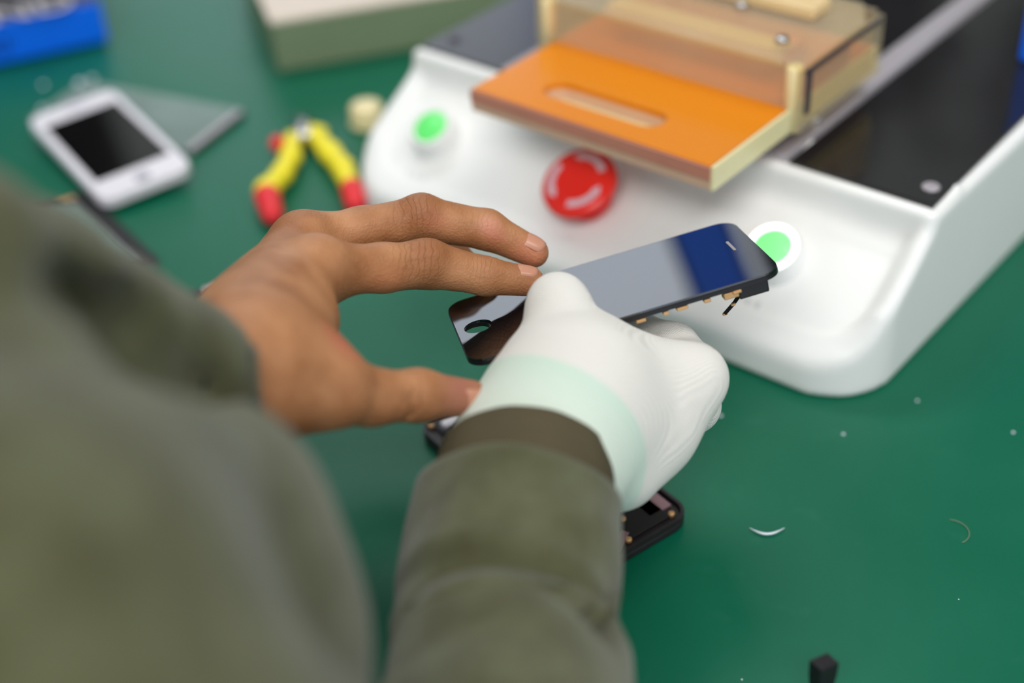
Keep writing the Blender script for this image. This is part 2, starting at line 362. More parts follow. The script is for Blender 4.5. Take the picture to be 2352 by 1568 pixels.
# bench
TY0, TY1, TX = .15, 1.75, 1.3
bench = empty('workbench', (0, (TY0 + TY1) / 2, FZ), 0, 'long workbench whose top is covered by a green rubber mat', 'workbench')
mt = box('mat', (0, 0, -FZ - .002), (2 * TX, TY1 - TY0, .004), mat_bench, bench); mt['label'] = 'green antistatic mat, scuffed and slightly glossy'
box('tabletop', (0, 0, -FZ - .024), (2 * TX, TY1 - TY0, .04), m_wood, bench)
for sx in (-1, 1):
    for sy in (-1, 1): box('leg', (sx * (TX - .06), sy * ((TY1 - TY0) / 2 - .06), (-FZ - .044) / 2), (.05, .05, -FZ - .044), m_steel, bench, .004)

# ---------------------------------------------------------------- screen separator machine
ang = math.radians(49.0)
O = at(2150, 500, .076); O[2] = 0
mach = empty('screen_separator_machine', O, ang - PI / 2, 'white bench machine with black top, sloping button panel and orange plate', 'machine')
SW = -.326                                        # local x from SW to 0, local y = depth, z up
def slope(t): return .056 + (t + .003) * .645
CHK = ([-.0615, -.053, -.037, -.017, 0.0], [.012, .027, .047, .061, .076])
def f_house(X):
    s, t, z = X
    side = np.where(s < SW / 2, .008, .001)          # the walls lean outwards a little on the left
    hw = -SW / 2 + side * (1 - z / .076); r = .034; cx = SW / 2
    t0, t1 = -.0615, .42; ct = (t0 + t1) / 2; ht = (t1 - t0) / 2
    qx = np.abs(s - cx) - hw + r; qy = np.abs(t - ct) - ht + r
    plan = np.sqrt(np.maximum(qx, 0) ** 2 + np.maximum(qy, 0) ** 2) + np.minimum(np.maximum(qx, qy), 0) - r
    e = np.clip((plan + .016) / .012, 0, 1); e = e * e * (3 - 2 * e) * np.clip((t + .050) / .012, 0, 1) * np.where(s < SW / 2, .3, .6)
    top = z - .076
    a = smax(-(t - .0005) - (z - .076) * .08, top, .0025)
    zp = slope(t) + e * np.maximum(np.interp(t, *CHK) - slope(t), 0)
    b = smax((z - zp) * .82, t - .03, .001)
    d = smax(smin(a, b, .005), plan, .005)
    pin = smax(smax(plan + .013, t + .007, .006), -(t + .0500), .006)
    d = smax(d, -smax(pin, -(z - (slope(t) - .0006)), .002), .002)
    return smax(d, -z, .001)
npmesh('housing', [surf(f_house, (SW - .016, -.07, -.002), (.012, .43, .084), .0020)], m_white, mach, smoothing=2)
# top panels
TZ = .0765
def quad_panel(name, pts, z0, z1, m, r=.0008): return prism(name, pts, z0, z1, m, mach, r)
quad_panel('top_panel', [(-.080, .006), (-.0045, .006), (-.0100, .40), (-.084, .40)], .074, TZ + .0016, m_black)['label'] = 'glossy black panel on the right'
m_black_sheen = mat('black_painted_sheen', srgb(58, 58, 64), .3, spec=.6, var=.1, vscale=14)  # left panel is black too; window sheen painted in as lighter grey
quad_panel('top_panel', [(-.322, .006), (-.262, .006), (-.262, .40), (-.320, .40)], .074, TZ + .0016, m_black_sheen)['label'] = 'black panel on the left, window sheen put into its colour'
quad_panel('center_panel', [(-.2455, .03), (-.098, .03), (-.098, .40), (-.2455, .40)], .074, TZ + .001, m_black)
quad_panel('rail', [(-.097, .006), (-.0812, .006), (-.0855, .40), (-.097, .40)], .074, TZ + .0032, m_alu)
quad_panel('rail', [(-.261, .006), (-.246, .006), (-.246, .40), (-.261, .40)], .074, TZ + .0032, m_alu)
def screw(name, x, y, z, r=.003, h=.0012, m=m_steel, parent=None):
    o = empty(name, (x, y, z)); o.parent = parent
    lat('head', [(0, 0), (r, 0), (r, h * .6), (r * .85, h), (r * .5, h), (r * .5, h * .2), (0, h * .2)], m, o, 20); return o
def part_screw(x, y, z, r=.003, h=.0012, m=m_steel):
    lat('screw', [(0, 0), (r, 0), (r, h * .6), (r * .85, h), (r * .5, h), (r * .5, h * .2), (0, h * .2)], m, mach, 20, Matrix.Translation((x, y, z)), False)
part_screw(-.0125, .020, TZ + .0016, .0042, .0012, m_alu); part_screw(-.310, .022, TZ + .0016, .0035, .001, m_darkcard)
part_screw(-.0885, .045, TZ + .0032, .0042, .004)
# vacuum platform and the orange acrylic plate
quad_panel('platform', rrect(.140, .11, .004, 4, -.172, .050), .076, .0905, m_alu)
px0, px1, py0, py1 = -.2255, -.0835, -.0600, .095
outer = []
def even(poly, n):                                 # resample a closed loop evenly
    pts = [Vector((*p, 0)) for p in poly]; L = [0]
    for i in range(len(pts)): L.append(L[-1] + (pts[(i + 1) % len(pts)] - pts[i]).length)
    out = []
    for k in range(n):
        d = L[-1] * k / n; i = max(j for j in range(len(pts)) if L[j] <= d + 1e-12)
        f = (d - L[i]) / max(L[i + 1] - L[i], 1e-9); q = pts[i].lerp(pts[(i + 1) % len(pts)], f); out.append((q.x, q.y))
    return out
def stadium_slab(name, x0, x1, y0, y1, slot, z0, z1, m, parent):
    """slab with a stadium slot: built as bmesh fill between outer rectangle and slot"""
    bm = bmesh.new(); cx, cy, hl, hr = slot; edges = []
    def loop(pts, z):
        vs = [bm.verts.new((x, y, z)) for x, y in pts]; return vs, [bm.edges.new((vs[i], vs[(i + 1) % len(vs)])) for i in range(len(vs))]
    st = []
    for k in range(13): a = -PI / 2 + PI * k / 12; st.append((cx + hl - hr + hr * math.cos(a), cy + hr * math.sin(a)))
    for k in range(13): a = PI / 2 + PI * k / 12; st.append((cx - hl + hr + hr * math.cos(a), cy + hr * math.sin(a)))
    rc = [(x0, y0), (x1, y0), (x1, y1), (x0, y1)]; rings = {}
    for z in (z0, z1):
        a, ea = loop(rc, z); b, eb = loop(st, z); bmesh.ops.triangle_fill(bm, edges=ea + eb, use_beauty=True); rings[z] = (a, b)
    for i in (0, 1):
        A, B = rings[z0][i], rings[z1][i]
        for k in range(len(A)): j = (k + 1) % len(A); bm.faces.new((A[k], A[j], B[j], B[k]))
    bmesh.ops.recalc_face_normals(bm, faces=bm.faces); return bmobj(name, bm, m, parent)
slot = (-.1600, -.0365, .0355, .0086)
pl = stadium_slab('acrylic_plate', px0, px1, py0, py1, slot, .0915, .1000, m_pink2, mach); box('added_slot_floor', (-.160, -.0365, .0930), (.080, .024, .0024), m_cream, pl); pl['label'] = 'thick orange acrylic plate with an oval slot'  # cream floor added to keep the through slot light inside
stadium_slab('top_sheet', px0 + .0006, px1 - .0006, py0 + .0006, py1, slot, .1000, .1035, m_orange, pl)
box('side_glow_strip', (px1 + .0008, (py0 + py1) / 2, .0974), (.0016, py1 - py0, .0122), m_cream, pl)  # added strip; cream light through the plate's side put into its colour
box('front_glow_strip', ((px0 + px1) / 2, py0 - .0003, .0998), (px1 - px0, .0010, .0066), m_pink, pl)  # added strip; pinkish light through the acrylic put into its colour
box('cross_block', ((px0 + px1) / 2, .05, .0912), (.10, .12, .0006), m_pink, mach)
# clear acrylic clamp cover above the plate
cov = empty('clamp_cover', (0, 0, 0)); cov.parent = mach
cx0, cx1, cy0, cy1 = -.2370, -.0775, .0085, .090; ZC0, ZC1 = .1036, .1275
mesh_c = []
bm = bmesh.new(); add_box(bm, ((cx0 + cx1) / 2, cy0 + .0015, (ZC0 + ZC1) / 2 - .002), (cx1 - cx0 - .004, .003, ZC1 - ZC0 - .004)); bmobj('front_wall', bm, m_clear, cov)
for x in (cx0 + .0015, cx1 - .0015): box('side_wall', (x, (cy0 + cy1) / 2, (.092 + ZC1) / 2 - .002), (.003, cy1 - cy0, ZC1 - .092 - .004), m_clear, cov)
box('back_wall', ((cx0 + cx1) / 2, cy1 - .0015, (ZC0 + ZC1) / 2), (cx1 - cx0 - .008, .003, ZC1 - ZC0 - .004), m_clear, cov)
pts = [(cx0, cy0), (cx1, cy0), (cx1, cy1 - .02), (cx1 - .012, cy1), (cx0 + .012, cy1), (cx0, cy1 - .02)]
prism('top_plate', pts, ZC1 - .004, ZC1, m_clear, cov, .0008)
box('clamp_bar', ((cx0 + cx1) / 2 + .004, cy0 + .026, ZC1 - .010), (.105, .013, .009), m_tan, cov, .001)
box('clamp_bar', ((cx0 + cx1) / 2 + .002, cy0 + .056, ZC1 + .003), (.112, .018, .006), m_tan, cov, .001)
box('guide_block', (cx1 - .028, cy0 + .034, ZC1 - .0115), (.010, .022, .008), m_orange, cov, .001)
box('guide_block', (cx1 - .006, cy0 + .036, ZC1 - .014), (.004, .040, .012), m_orange, cov, .001)
box('dark_gasket', (cx1 + .0004, cy0 + .040, ZC1 - .0045), (.0012, .075, .0022), m_darkcard, cov)
box('dark_gasket', (cx1 + .0004, cy0 + .006, ZC1 - .016), (.0012, .004, .022), m_darkcard, cov)
for x, y in ((cx0 + .06, cy0 + .040), (cx1 - .060, cy0 + .043), (cx1 - .022, cy0 + .018)):
    lat('screw', [(0, 0), (.0034, 0), (.0034, .0018), (.0026, .0026), (0, .0026)], m_steel, cov, 20, Matrix.Translation((x, y, ZC1)))
lat('corner_post', [(0, 0), (.0042, 0), (.0042, .040), (.0036, .042), (0, .042)], m_cream, cov, 24, Matrix.Translation((cx1 - .006, cy0 + .003, .0915)) @ Matrix.Diagonal((1, 1, .80, 1)))
lat('corner_post', [(0, 0), (.0042, 0), (.0042, .040), (.0036, .042), (0, .042)], m_cream, cov, 24, Matrix.Translation((cx0 + .006, cy0 + .003, .0915)) @ Matrix.Diagonal((1, 1, .80, 1)))
# buttons on the sloping panel
nrm = Vector((0, -.542, .840)).normalized(); bx = Vector((1, 0, 0)); by = nrm.cross(bx)
def on_panel(s, t): return Matrix.Translation((s, t, slope(t) - .0006)) @ Matrix((bx, by, nrm)).transposed().to_4x4()
def push_button(s, t, lens, ring, h=.0105):
    T = on_panel(s, t)
    b = lat('push_button', [(0, -.002), (.0150, -.002), (.0150, .0012), (.0140, .0022), (.0134, h - .0016), (.0128, h - .0004), (.0126, h), (.0099, h), (.0099, h - .003), (0, h - .003)], m_white, mach, 48, T)
    lat('collar', [(.0100, h - .001), (.0126, h - .001), (.0124, h + .0006), (.0102, h + .0006), (.0100, h - .001)], ring, b, 48, T)
    lat('lens', [(0, h - .003), (.0099, h - .003), (.0099, h + .0002), (.0090, h + .0010), (0, h + .0013)], lens, b, 40, T); return b
b1 = push_button(-.286, -.0235, m_green, m_white); b1['label'] = 'unlit green push button in a white collar, lens given a faint glow'
b2 = push_button(-.0665, -.0235, m_greenlit, m_ring); b2['label'] = 'green push button with a glowing white ring'
T = on_panel(-.1760, -.0275)
es = lat('emergency_stop_button', [(0, -.002), (.0125, -.002), (.0125, .003), (.0085, .0035), (.0080, .012), (.0125, .0128), (.0190, .0140), (.0205, .0160), (.0203, .0180), (.0190, .0196), (.0165, .0202), (.0120, .0205), (.006, .0207), (0, .0207)], m_red, mach, 56, T)
es['label'] = 'red mushroom emergency stop with white turning arrows'
def esz(r):
    tab = [(0, .0207), (.006, .0207), (.012, .0205), (.0165, .0202), (.0190, .0196)]
    for (a, za), (b, zb) in zip(tab, tab[1:]):
        if r <= b: return za + (zb - za) * (r - a) / (b - a)
    return .018
for k in range(3):
    vs = []; fs = []; a0 = math.radians(-80 + 120 * k); a1 = a0 + math.radians(86); n = 16
    for i in range(n + 1):
        a = a0 + (a1 - a0) * i / n; wd = 1.9 if i < n - 3 else 2.4 * (n - i) / 3.
        for rr in (14.0 - wd, 14.0, 14.0 + wd): vs.append(T @ Vector((rr / 1000 * math.cos(a), rr / 1000 * math.sin(a), esz(rr / 1000) + .0006)))
    for i in range(n):
        for j in (0, 1): q = i * 3 + j; fs.append((q, q + 1, q + 4, q + 3))
    mesh('arrow', vs, fs, m_mark, es)
# small printed captions under the buttons (too small to read in the photo)
m_cap = mat('caption_grey', srgb(196, 198, 204), .6, var=.05)
for s0 in (-.290, -.074):
    for k in range(3):
        c = on_panel(s0 + .0055 * k, -.0455)
        bm = bmesh.new()
        for (ax, ay, sx, sy) in ((0, .001, .0028, .0003), (0, -.0008, .0028, .0003), (0, 0, .0003, .0034)): add_box(bm, (ax, ay, .0003), (sx, sy, .0002))
        bmesh.ops.transform(bm, matrix=c, verts=bm.verts); bmobj('caption', bm, m_cap, mach)
for (x, y) in ((-.30, -.03), (-.03, -.03), (-.03, .36), (-.30, .36)):
    lat('foot', [(0, -.0), (.009, 0), (.009, .003), (0, .003)], m_rubber, mach, 20, Matrix.Translation((x, y, 0)))
# tall blue thing standing on the right of the machine top
c = at(2352, 145, .078); c = Vector(c) - Vector(O); Rz = Matrix.Rotation(-(ang - PI / 2), 3, 'Z'); c = Rz @ c
bb = empty('blue_box', Vector(O) + Matrix.Rotation(ang - PI / 2, 3, 'Z') @ Vector((c.x + .011, c.y + .010, TZ + .0016)), ang - PI / 2, 'small upright blue box standing on the black panel at the right', 'box')
box('carton', (0, 0, .035), (.030, .022, .070), m_blue, bb, .003, 3)
box('flap', (0, 0, .0704), (.028, .020, .0008), m_blue, bb)

# ---------------------------------------------------------------- held phone display
PX = Vector((.969, .206, .139)).normalized(); PN = Vector((-.175, .169, .970)).normalized(); PY = PN.cross(PX).normalized(); PX = PY.cross(PN)
PC = Vector((.0389, .4648, .1059))
PM = Matrix((PX, PY, PN)).transposed()
disp = empty('phone_display', PC, PM, 'black glass phone display with flex cables, held up between both hands', 'phone display')
LW, LH = .0586, .1238
n4 = 8
out = rrect(LH, LW, .0078, 15)
hole = [(-.0535 + .0056 * math.cos(2 * PI * k / len(out)), .0056 * math.sin(2 * PI * k / len(out))) for k in range(len(out))]
ring_prism('glass', out, hole, -.0009, .0001, m_lcd, disp)
fr = ring_prism('frame', rrect(LH + .0006, LW + .0006, .0080, 15), [(a * 1.02 - .0002, b * 1.02) for a, b in hole], -.0026, -.0009, m_darkfilm, disp)
box('backlight_plate', (.004, 0, -.0030), (.092, .051, .0008), m_alu, disp, .0003)
prism('earpiece', rrect(.0012, .0100, .0005, 4, .0530, .004), .0001, .0003, m_ink, disp)
# ragged contacts along the near edge and flex cables below the far end
rng = random.Random(3)
for k in range(6):
    x = -.004 + .009 * k + rng.uniform(-.002, .002)
    box('contact', (x, -LW / 2 + .001, -.0036), (rng.uniform(.002, .005), .003, .0014), m_copper, disp, .0003)
bm = bmesh.new(); add_box(bm, (.050, -LW / 2 + .004, -.0055), (.012, .006, .005), None, .0006); bmobj('connector', bm, m_darkfilm, disp)
box('connector', (.041, -LW / 2 + .003, -.0050), (.006, .004, .0028), m_copper, disp, .0004)
def ribbon(name, pts, wdt, m, parent):
    vs = []; fs = []; pts = [Vector(p) for p in pts]
    for i, p in enumerate(pts):
        d = (pts[min(i + 1, len(pts) - 1)] - pts[max(i - 1, 0)]).normalized(); s = d.cross(Vector((.3, .2, 1))).normalized() * wdt / 2
        vs += [p - s, p + s, p + s + Vector((0, 0, .0003)), p - s + Vector((0, 0, .0003))]
    for i in range(len(pts) - 1):
        for j in range(4): a = i * 4 + j; b_ = i * 4 + (j + 1) % 4; fs.append((a, b_, b_ + 4, a + 4))
    fs += [(0, 1, 2, 3), tuple(len(vs) - 4 + j for j in (3, 2, 1, 0))]
    return mesh(name, vs, fs, m, parent)
Pinv = PM.inverted()
def dloc(px, py, d): return Pinv @ (Vector(P(px, py, d)) - PC)
q = [dloc(1712, 650, .556), dloc(1704, 668, .556), dloc(1696, 682, .555), dloc(1688, 694, .555), dloc(1678, 706, .554), dloc(1664, 722, .553)]
q = [Vector((v.x, v.y, v.z)) for v in q]
ribbon('flex_cable', q, .0021, m_darkfilm, disp)
for (px, py) in ((1699, 677), (1684, 699), (1665, 721)):
    c = dloc(px, py, .5535); box('solder_pad', c, (.0018, .0012, .0008), m_copper, disp, .0002)

# ---------------------------------------------------------------- phone housing on the mat
K = at(1592, 1178, .006); Ld = np.array([-.823, -.568]); Wd = np.array([-.568, .823])
hc = K[:2] + Ld * .0293 + Wd * .0619
hous = empty('phone_housing', (hc[0], hc[1], 0), math.atan2(Wd[1], Wd[0]), 'opened dark phone housing with bare innards, lying on the mat under the gloved hand', 'phone body')
prism('back_shell', rrect(.1238, .0586, .009, 8), 0, .0045, m_dark, hous, .0012)
ring_prism('rim', rrect(.1238, .0586, .009, 8), rrect(.1208, .0556, .0075, 8), .0045, .0068, m_dark, hous)
def on_h(name, x, y, sx, sy, m, h=.0012, rot=0): return box(name, (x, y, .0045 + h / 2), (sx, sy, h), m, hous, .0003, 2, Matrix.Rotation(rot, 3, 'Z'))
on_h('battery', .004, .004, .088, .032, m_rubber, .0016)
on_h('shield', -.040, .0208, .036, .0030, m_chip); on_h('shield', -.022, -.020, .060, .012, m_chip, .0014)
on_h('shield', -.0555, .006, .004, .014, m_chip, .0015, .5); on_h('shield', -.0480, .0165, .0035, .010, m_chip, .0016, -.3)
on_h('circuit_board', -.050, -.010, .014, .022, m_darkfilm, .0014); on_h('circuit_board', .050, .0, .016, .044, m_darkfilm, .0014)
on_h('speaker', .054, .016, .010, .014, m_rubber, .0018)
for x, y in ((-.0575, .0255), (-.0570, .002), (-.045, .012), (-.046, -.004), (-.0565, -.022), (.057, .024), (.045, -.02)):
    lat('screw', [(0, .0045), (.0014, .0045), (.0014, .0066), (.0009, .0069), (0, .0069)], m_copper, hous, 14, Matrix.Translation((x, y, 0)))
c = at(1038, 968, .0065) - np.array([hc[0], hc[1], 0]); a_ = -math.atan2(Wd[1], Wd[0])
c2 = (c[0] * math.cos(a_) - c[1] * math.sin(a_), c[0] * math.sin(a_) + c[1] * math.cos(a_))
prism('white_connector', rrect(.0048, .011, .0022, 5, c2[0], c2[1]), .0045, .0080, m_whitepl, hous, .0004)

# ---------------------------------------------------------------- white phone and the things round it
def quadframe(pts, z=0):
    w_ = [at(*p, z)[:2] for p in pts]; c = sum(w_) / 4; d = (w_[1] - w_[0]) + (w_[2] - w_[3]); e = (w_[3] - w_[0]) + (w_[2] - w_[1])
    return c, math.atan2(d[1], d[0]), float(np.linalg.norm(d) / 2), float(np.linalg.norm(e) / 2)
# white phone, corners: top-left, top-right, bottom-right, bottom-left
c, a, wx, wy = quadframe([(72, 268), (256, 196), (432, 368), (238, 458)], .011)
phx = Vector((.834, .549, .056)).normalized(); phn = Vector((-.026, -.062, .998)).normalized(); phy = phn.cross(phx).normalized(); phx = phy.cross(phn)
ph = empty('white_phone', Vector((-.2429, .7918, .0149)) - phn * .0076, Matrix((phx, phy, phn)).transposed(), 'white phone with black screen and round home button, lying on a clear sheet', 'phone')
wx, wy = .0586, .1238
prism('body', rrect(wx, wy, .009, 8), 0, .0076, m_whitepl, ph, .0014)
prism('screen', [(-wx * .41, -wy * .325), (wx * .41, -wy * .325), (wx * .41, wy * .345), (-wx * .41, wy * .345)], .0076, .0078, m_glassblk, ph)
lat('home_button', [(0, .0076), (.0050, .0076), (.0050, .0078), (.0040, .0077), (0, .0075)], m_home, ph, 28, Matrix.Translation((0, -wy * .435, 0.0002)))
prism('earpiece', rrect(.012, .0016, .0007, 4, 0, wy * .42), .0076, .0078, m_home, ph)
prism('camera_notch', rrect(.014, .004, .0018, 4, .002, wy * .492), .004, .0080, m_home, ph)
# clear sheet underneath, thick lower edge
c, a, wx, wy = quadframe([(90, 262), (205, 178), (545, 262), (402, 362)], .003)
sh = empty('glass_sheet', (c[0], c[1], 0), a, 'clear scratched glass phone panel with a grey edge, under the white phone', 'glass panel')
prism('pane', rrect(wx, wy, .003, 4), 0, .0036, m_sheet, sh, .0003)
box('edge_strip', (0, -wy / 2 - .0012, .0025), (wx - .004, .0045, .0048), m_alu, sh, .0008)
box('edge_backing', (0, -wy / 2 - .0040, .0012), (wx - .004, .0022, .0024), m_darkfilm, sh, .0004)
# dark framed display, mostly behind the sleeve
e_ = (at(297, 532, .003) - at(206, 446, .003))[:2]; e_ /= np.linalg.norm(e_); xr = np.array([-e_[1], e_[0]])     # along its right edge, and across it
c = at(200, 440, .003)[:2] + e_ * .050 - xr * .0275; a = math.atan2(xr[1], xr[0])
df = empty('bare_phone_screen', (c[0], c[1], 0), a, 'dark bare phone screen half hidden behind the olive sleeve, below the white phone', 'phone screen')
prism('panel', rrect(.055, .105, .006, 6), 0, .0022, m_sheet, df, .0004)
ring_prism('bezel', rrect(.055, .105, .006, 6), rrect(.036, .088, .004, 6), .0022, .0030, m_darkfilm, df)
box('metal_edge', (.0165, 0, .0036), (.0018, .090, .0012), m_steel, df, .0005)
box('flex_tab', (.013, .047, .0038), (.011, .0035, .0014), m_copper, df, .0004)
# scrap by the wrist
c = at(462, 668, .004)
sc_ = empty('metal_clip', (c[0], c[1], 0), .5, 'small brown and silver metal clip on the mat beside the bare wrist', 'clip')
box('plate', (0, 0, .0015), (.010, .007, .003), m_dark, sc_, .0006); lat('stud', [(0, .003), (.0022, .003), (.0022, .0048), (.0014, .0055), (0, .0055)], m_steel, sc_, 16, Matrix.Translation((.002, -.001, 0)))
lat('stud', [(0, 0), (.0022, 0), (.0022, .003), (0, .0036)], m_steel, sc_, 16, Matrix.Translation((.0065, .002, 0)))

# ---------------------------------------------------------------- pliers
J = at(696, 305, .008); J[2] = 0
pli = empty('pliers', J, 0, 'small open pliers with yellow and red handles, lying beside the white machine', 'pliers')
def W(px, py, z=.008): v = at(px, py, z) - J; return v
def flat(X, z0, k): return (X[0], X[1], (X[2] - z0) * k + z0)
def sdfobj(name, fn, lo, hi, h, m, parent=None, off=(0, 0, 0), sm=1): return npmesh(name, [surf(fn, lo, hi, h)], m, parent, off, sm)
hl = [W(672, 318), W(668, 360), W(648, 400), W(614, 438), W(614, 462)]; hr_ = [W(720, 306), W(758, 350), W(788, 386), W(806, 428)]
for nm, pts, rs, tip, tr in (('handle', hl, [.0052, .0062, .0060, .0070, .0068], [W(614, 452), W(626, 492)], [.0078, .0064]),
                             ('handle', hr_, [.0056, .0066, .0064, .0062], [W(808, 434), W(816, 466)], [.0068, .0062])):
    allp = np.array(pts + tip); lo = allp.min(0) - .012; hi = allp.max(0) + .012
    h_ = sdfobj(nm, lambda X: chain(X, pts, rs, .004), lo, hi, .0012, m_yellow, pli)
    sdfobj('tip', lambda X: chain(X, tip, tr, .003), lo, hi, .0012, m_redgrip, h_)
sdfobj('guard', lambda X: ball(X, W(638, 330), .0052), W(638, 330) - .01, W(638, 330) + .01, .001, m_redgrip, pli)
sdfobj('guard', lambda X: cone(X, W(716, 298), W(742, 300), .0040, .0030), W(730, 300) - .014, W(730, 300) + .014, .001, m_yellow, pli)
bm = bmesh.new(); jt = [W(684, 322), W(698, 295), W(676, 268)]; tube(bm, jt, [.0050, .0058, .0018], 12); jt = [W(712, 318), W(694, 295), W(708, 266)]; tube(bm, jt, [.0050, .0058, .0018], 12)
bmobj('jaws', bm, m_steel, pli, True)
lat('pivot', [(0, .012), (.0030, .012), (.0030, .0145), (0, .0150)], m_steel, pli, 20)

# ---------------------------------------------------------------- boxes at the back
# blue and dark carton, top left
q0, q1 = at(252, 98, 0), at(0, 154, 0); d = (q1 - q0)[:2]; a = math.atan2(-d[1], -d[0]); H0 = .036
cb = empty('blue_label_carton', (q0[0], q0[1], 0), a, 'dark carton with a blue front band, cut off by the top left corner', 'box')
BX, BY = .30, .16
box('carton', (-BX / 2, BY / 2, H0 / 2), (BX, BY, H0), m_darkcard, cb, .004, 3)
box('blue_band', (-BX / 2 + .0005, -.0006, H0 / 2 - .0005), (BX - .002, .0022, H0 - .006), m_blue, cb, .0010, 2)
pz = at(95, 36, H0) - q0; ca, sa = math.cos(-a), math.sin(-a)
lx, ly = pz[0] * ca - pz[1] * sa, pz[0] * sa + pz[1] * ca
textobj('lettering', 'ND', .040, mat('pale_ink', srgb(190, 186, 190), .5, var=.05), cb, Matrix.Translation((lx - .004, ly + .015, H0 + .0002)))
textobj('lettering', 'RF', .018, m_dink, cb, Matrix.Translation((-.0745, -.0019, .014)) @ Matrix.Rotation(PI / 2, 4, 'X'))
# off-white box, top centre
q0, q1 = at(640, 168, 0), at(872, 128, 0); d = (q1 - q0)[:2]; a = math.atan2(d[1], d[0]); HB = .038
wb = empty('sage_box', (q0[0], q0[1], 0), a, 'box with sage green sides and an off-white lid, behind the pliers', 'box')
box('base', (.10, .07, HB / 2 - .001), (.20, .14, HB - .002), m_sage, wb, .002)
box('lid', (.10, .07, HB - .001), (.202, .142, .004), m_lidcard, wb, .0014)
# cream knob beside the machine
c = at(828, 262, .008)
rl = empty('cream_cap', (c[0] + .004, c[1], 0), .3, 'round cream plastic cap half hidden behind the machine', 'cap')
lat('cap', [(0, 0), (.0100, 0), (.0105, .001), (.0105, .012), (.0095, .0145), (.006, .0155), (0, .0155)], m_cream, rl, 32)
lat('rim', [(.0100, .001), (.0114, .001), (.0114, .004), (.0100, .004)], m_cream, rl, 32)
# unseen blue bin, added at the back for the blue mirrored in the display
bn = empty('added_blue_bin', (.079, 1.36, 0), 0, 'unseen tall blue bin added at the back of the bench for its reflection', 'bin')
bm = bmesh.new(); add_box(bm, (0, 0, .003), (.062, .22, .006)); [add_box(bm, (x, 0, .19), (.006, .22, .38)) for x in (-.028, .028)]; [add_box(bm, (0, y, .19), (.062, .006, .38)) for y in (-.107, .107)]
bmobj('bin', bm, m_blue, bn)
bm = bmesh.new(); [add_box(bm, (x, 0, .384), (.014, .236, .008)) for x in (-.028, .028)]; [add_box(bm, (0, y, .384), (.068, .014, .008)) for y in (-.112, .112)]
bmobj('rim', bm, m_blue, bn)

pt = empty('added_plant', (.56, 1.60, 0), 0, 'unseen dark leafy plant in a black pot, added at the back right for its reflection', 'plant')  # unseen plant, added to mottle the reflection in the black top panel
m_leaf = mat('dark_leaf', srgb(14, 30, 14), .5, var=.4, vscale=30)
lat('pot', [(0, 0), (.055, 0), (.075, .13), (.080, .135), (.080, .15), (.070, .15), (.068, .13), (0, .13)], m_rubber, pt, 32)
rl_ = random.Random(8)
for k in range(11):
    a = rl_.uniform(0, 6.28); rr_ = rl_.uniform(.03, .12); z1 = rl_.uniform(.36, .66); tip = Vector((rr_ * math.cos(a), rr_ * math.sin(a), z1))
    tubeobj('stem', [(0, 0, .12), tip * .5 + Vector((0, 0, .06)), tip], [.004, .003, .002], m_leaf, pt, 6)
    for kk in range(3):
        u_ = Vector((rl_.uniform(-1, 1), rl_.uniform(-1, 1), rl_.uniform(-.5, .7))).normalized(); s_ = u_.cross(Vector((0, 0, 1))).normalized(); vs = []; fs = []
        for i in range(9):
            f_ = i / 8; wd_ = .026 * math.sin(PI * f_ ** .8); c_ = tip + u_ * .10 * f_ - Vector((0, 0, .05 * f_ * f_)); n_ = u_.cross(s_)
            vs += [c_ - s_ * wd_ + n_ * .004, c_, c_ + s_ * wd_ + n_ * .004]
        for i in range(8):
            for j_ in (0, 1): q_ = i * 3 + j_; fs.append((q_, q_ + 1, q_ + 4, q_ + 3))
        lf = mesh('leaf', vs, fs, m_leaf, pt, True); md_ = lf.modifiers.new('t', 'SOLIDIFY'); md_.thickness = .0008
dc = empty('added_black_case', (.265, 1.36, 0), 0, 'unseen tall black case added right of the blue bin to darken the reflection', 'case')  # unseen case, added to darken the far end of the display's reflection
box('case', (0, 0, .20), (.28, .22, .40), m_rubber, dc, .01, 3); tubeobj('carry_handle', [(-.06, 0, .40), (-.05, 0, .425), (.05, 0, .425), (.06, 0, .40)], .006, m_rubber, dc)
# ---------------------------------------------------------------- small things on the mat
g = 'clear crumbs scattered on the mat'
crumbs = [(1655, 955, .0016, 'clear crumb on the mat right of the gloved hand'), (1937, 997, .0013, 'clear crumb below the front corner of the machine'),
          (2107, 920, .0012, 'clear crumb right of the machine corner'), (2327, 993, .0012, 'clear crumb near the right edge of the mat'),
          (98, 250, .0038, 'clear bead left of the white phone'), (100, 196, .0030, 'clear bead under the blue label carton'),
          (183, 192, .0048, 'larger clear bead at the top of the white phone'), (212, 182, .0038, 'clear bead behind the largest bead'),
          (2202, 1376, .0005, 'tiny speck at the lower right of the mat'), (1704, 1560, .0006, 'tiny speck at the bottom edge of the mat')]
for px, py, r, lab in crumbs:
    r *= .62; c = at(px, py, r * .5); bm = bmesh.new(); bmesh.ops.create_icosphere(bm, subdivisions=2, radius=r)
    for v in bm.verts: v.co *= 1 + random.uniform(-.12, .12); v.co.z = v.co.z * .6
    o = bmobj('crumb', bm, m_bead, None, True); o.location = (c[0], c[1], r * .6); tag(o, lab, 'crumb', g)
pts = [at(1722 + 80 * k / 8, 1212 + 14 * math.sin(PI * k / 8), .0012) for k in range(9)]
c0 = at(1762, 1220, 0); o = tubeobj('plastic_sliver', [Vector(p) - Vector(c0) for p in pts], [.0002, .0003, .0005, .0006, .0006, .0006, .0005, .0003, .0002], m_bead); o.location = c0
tag(o, 'curved clear plastic sliver on the mat at the lower right', 'sliver')
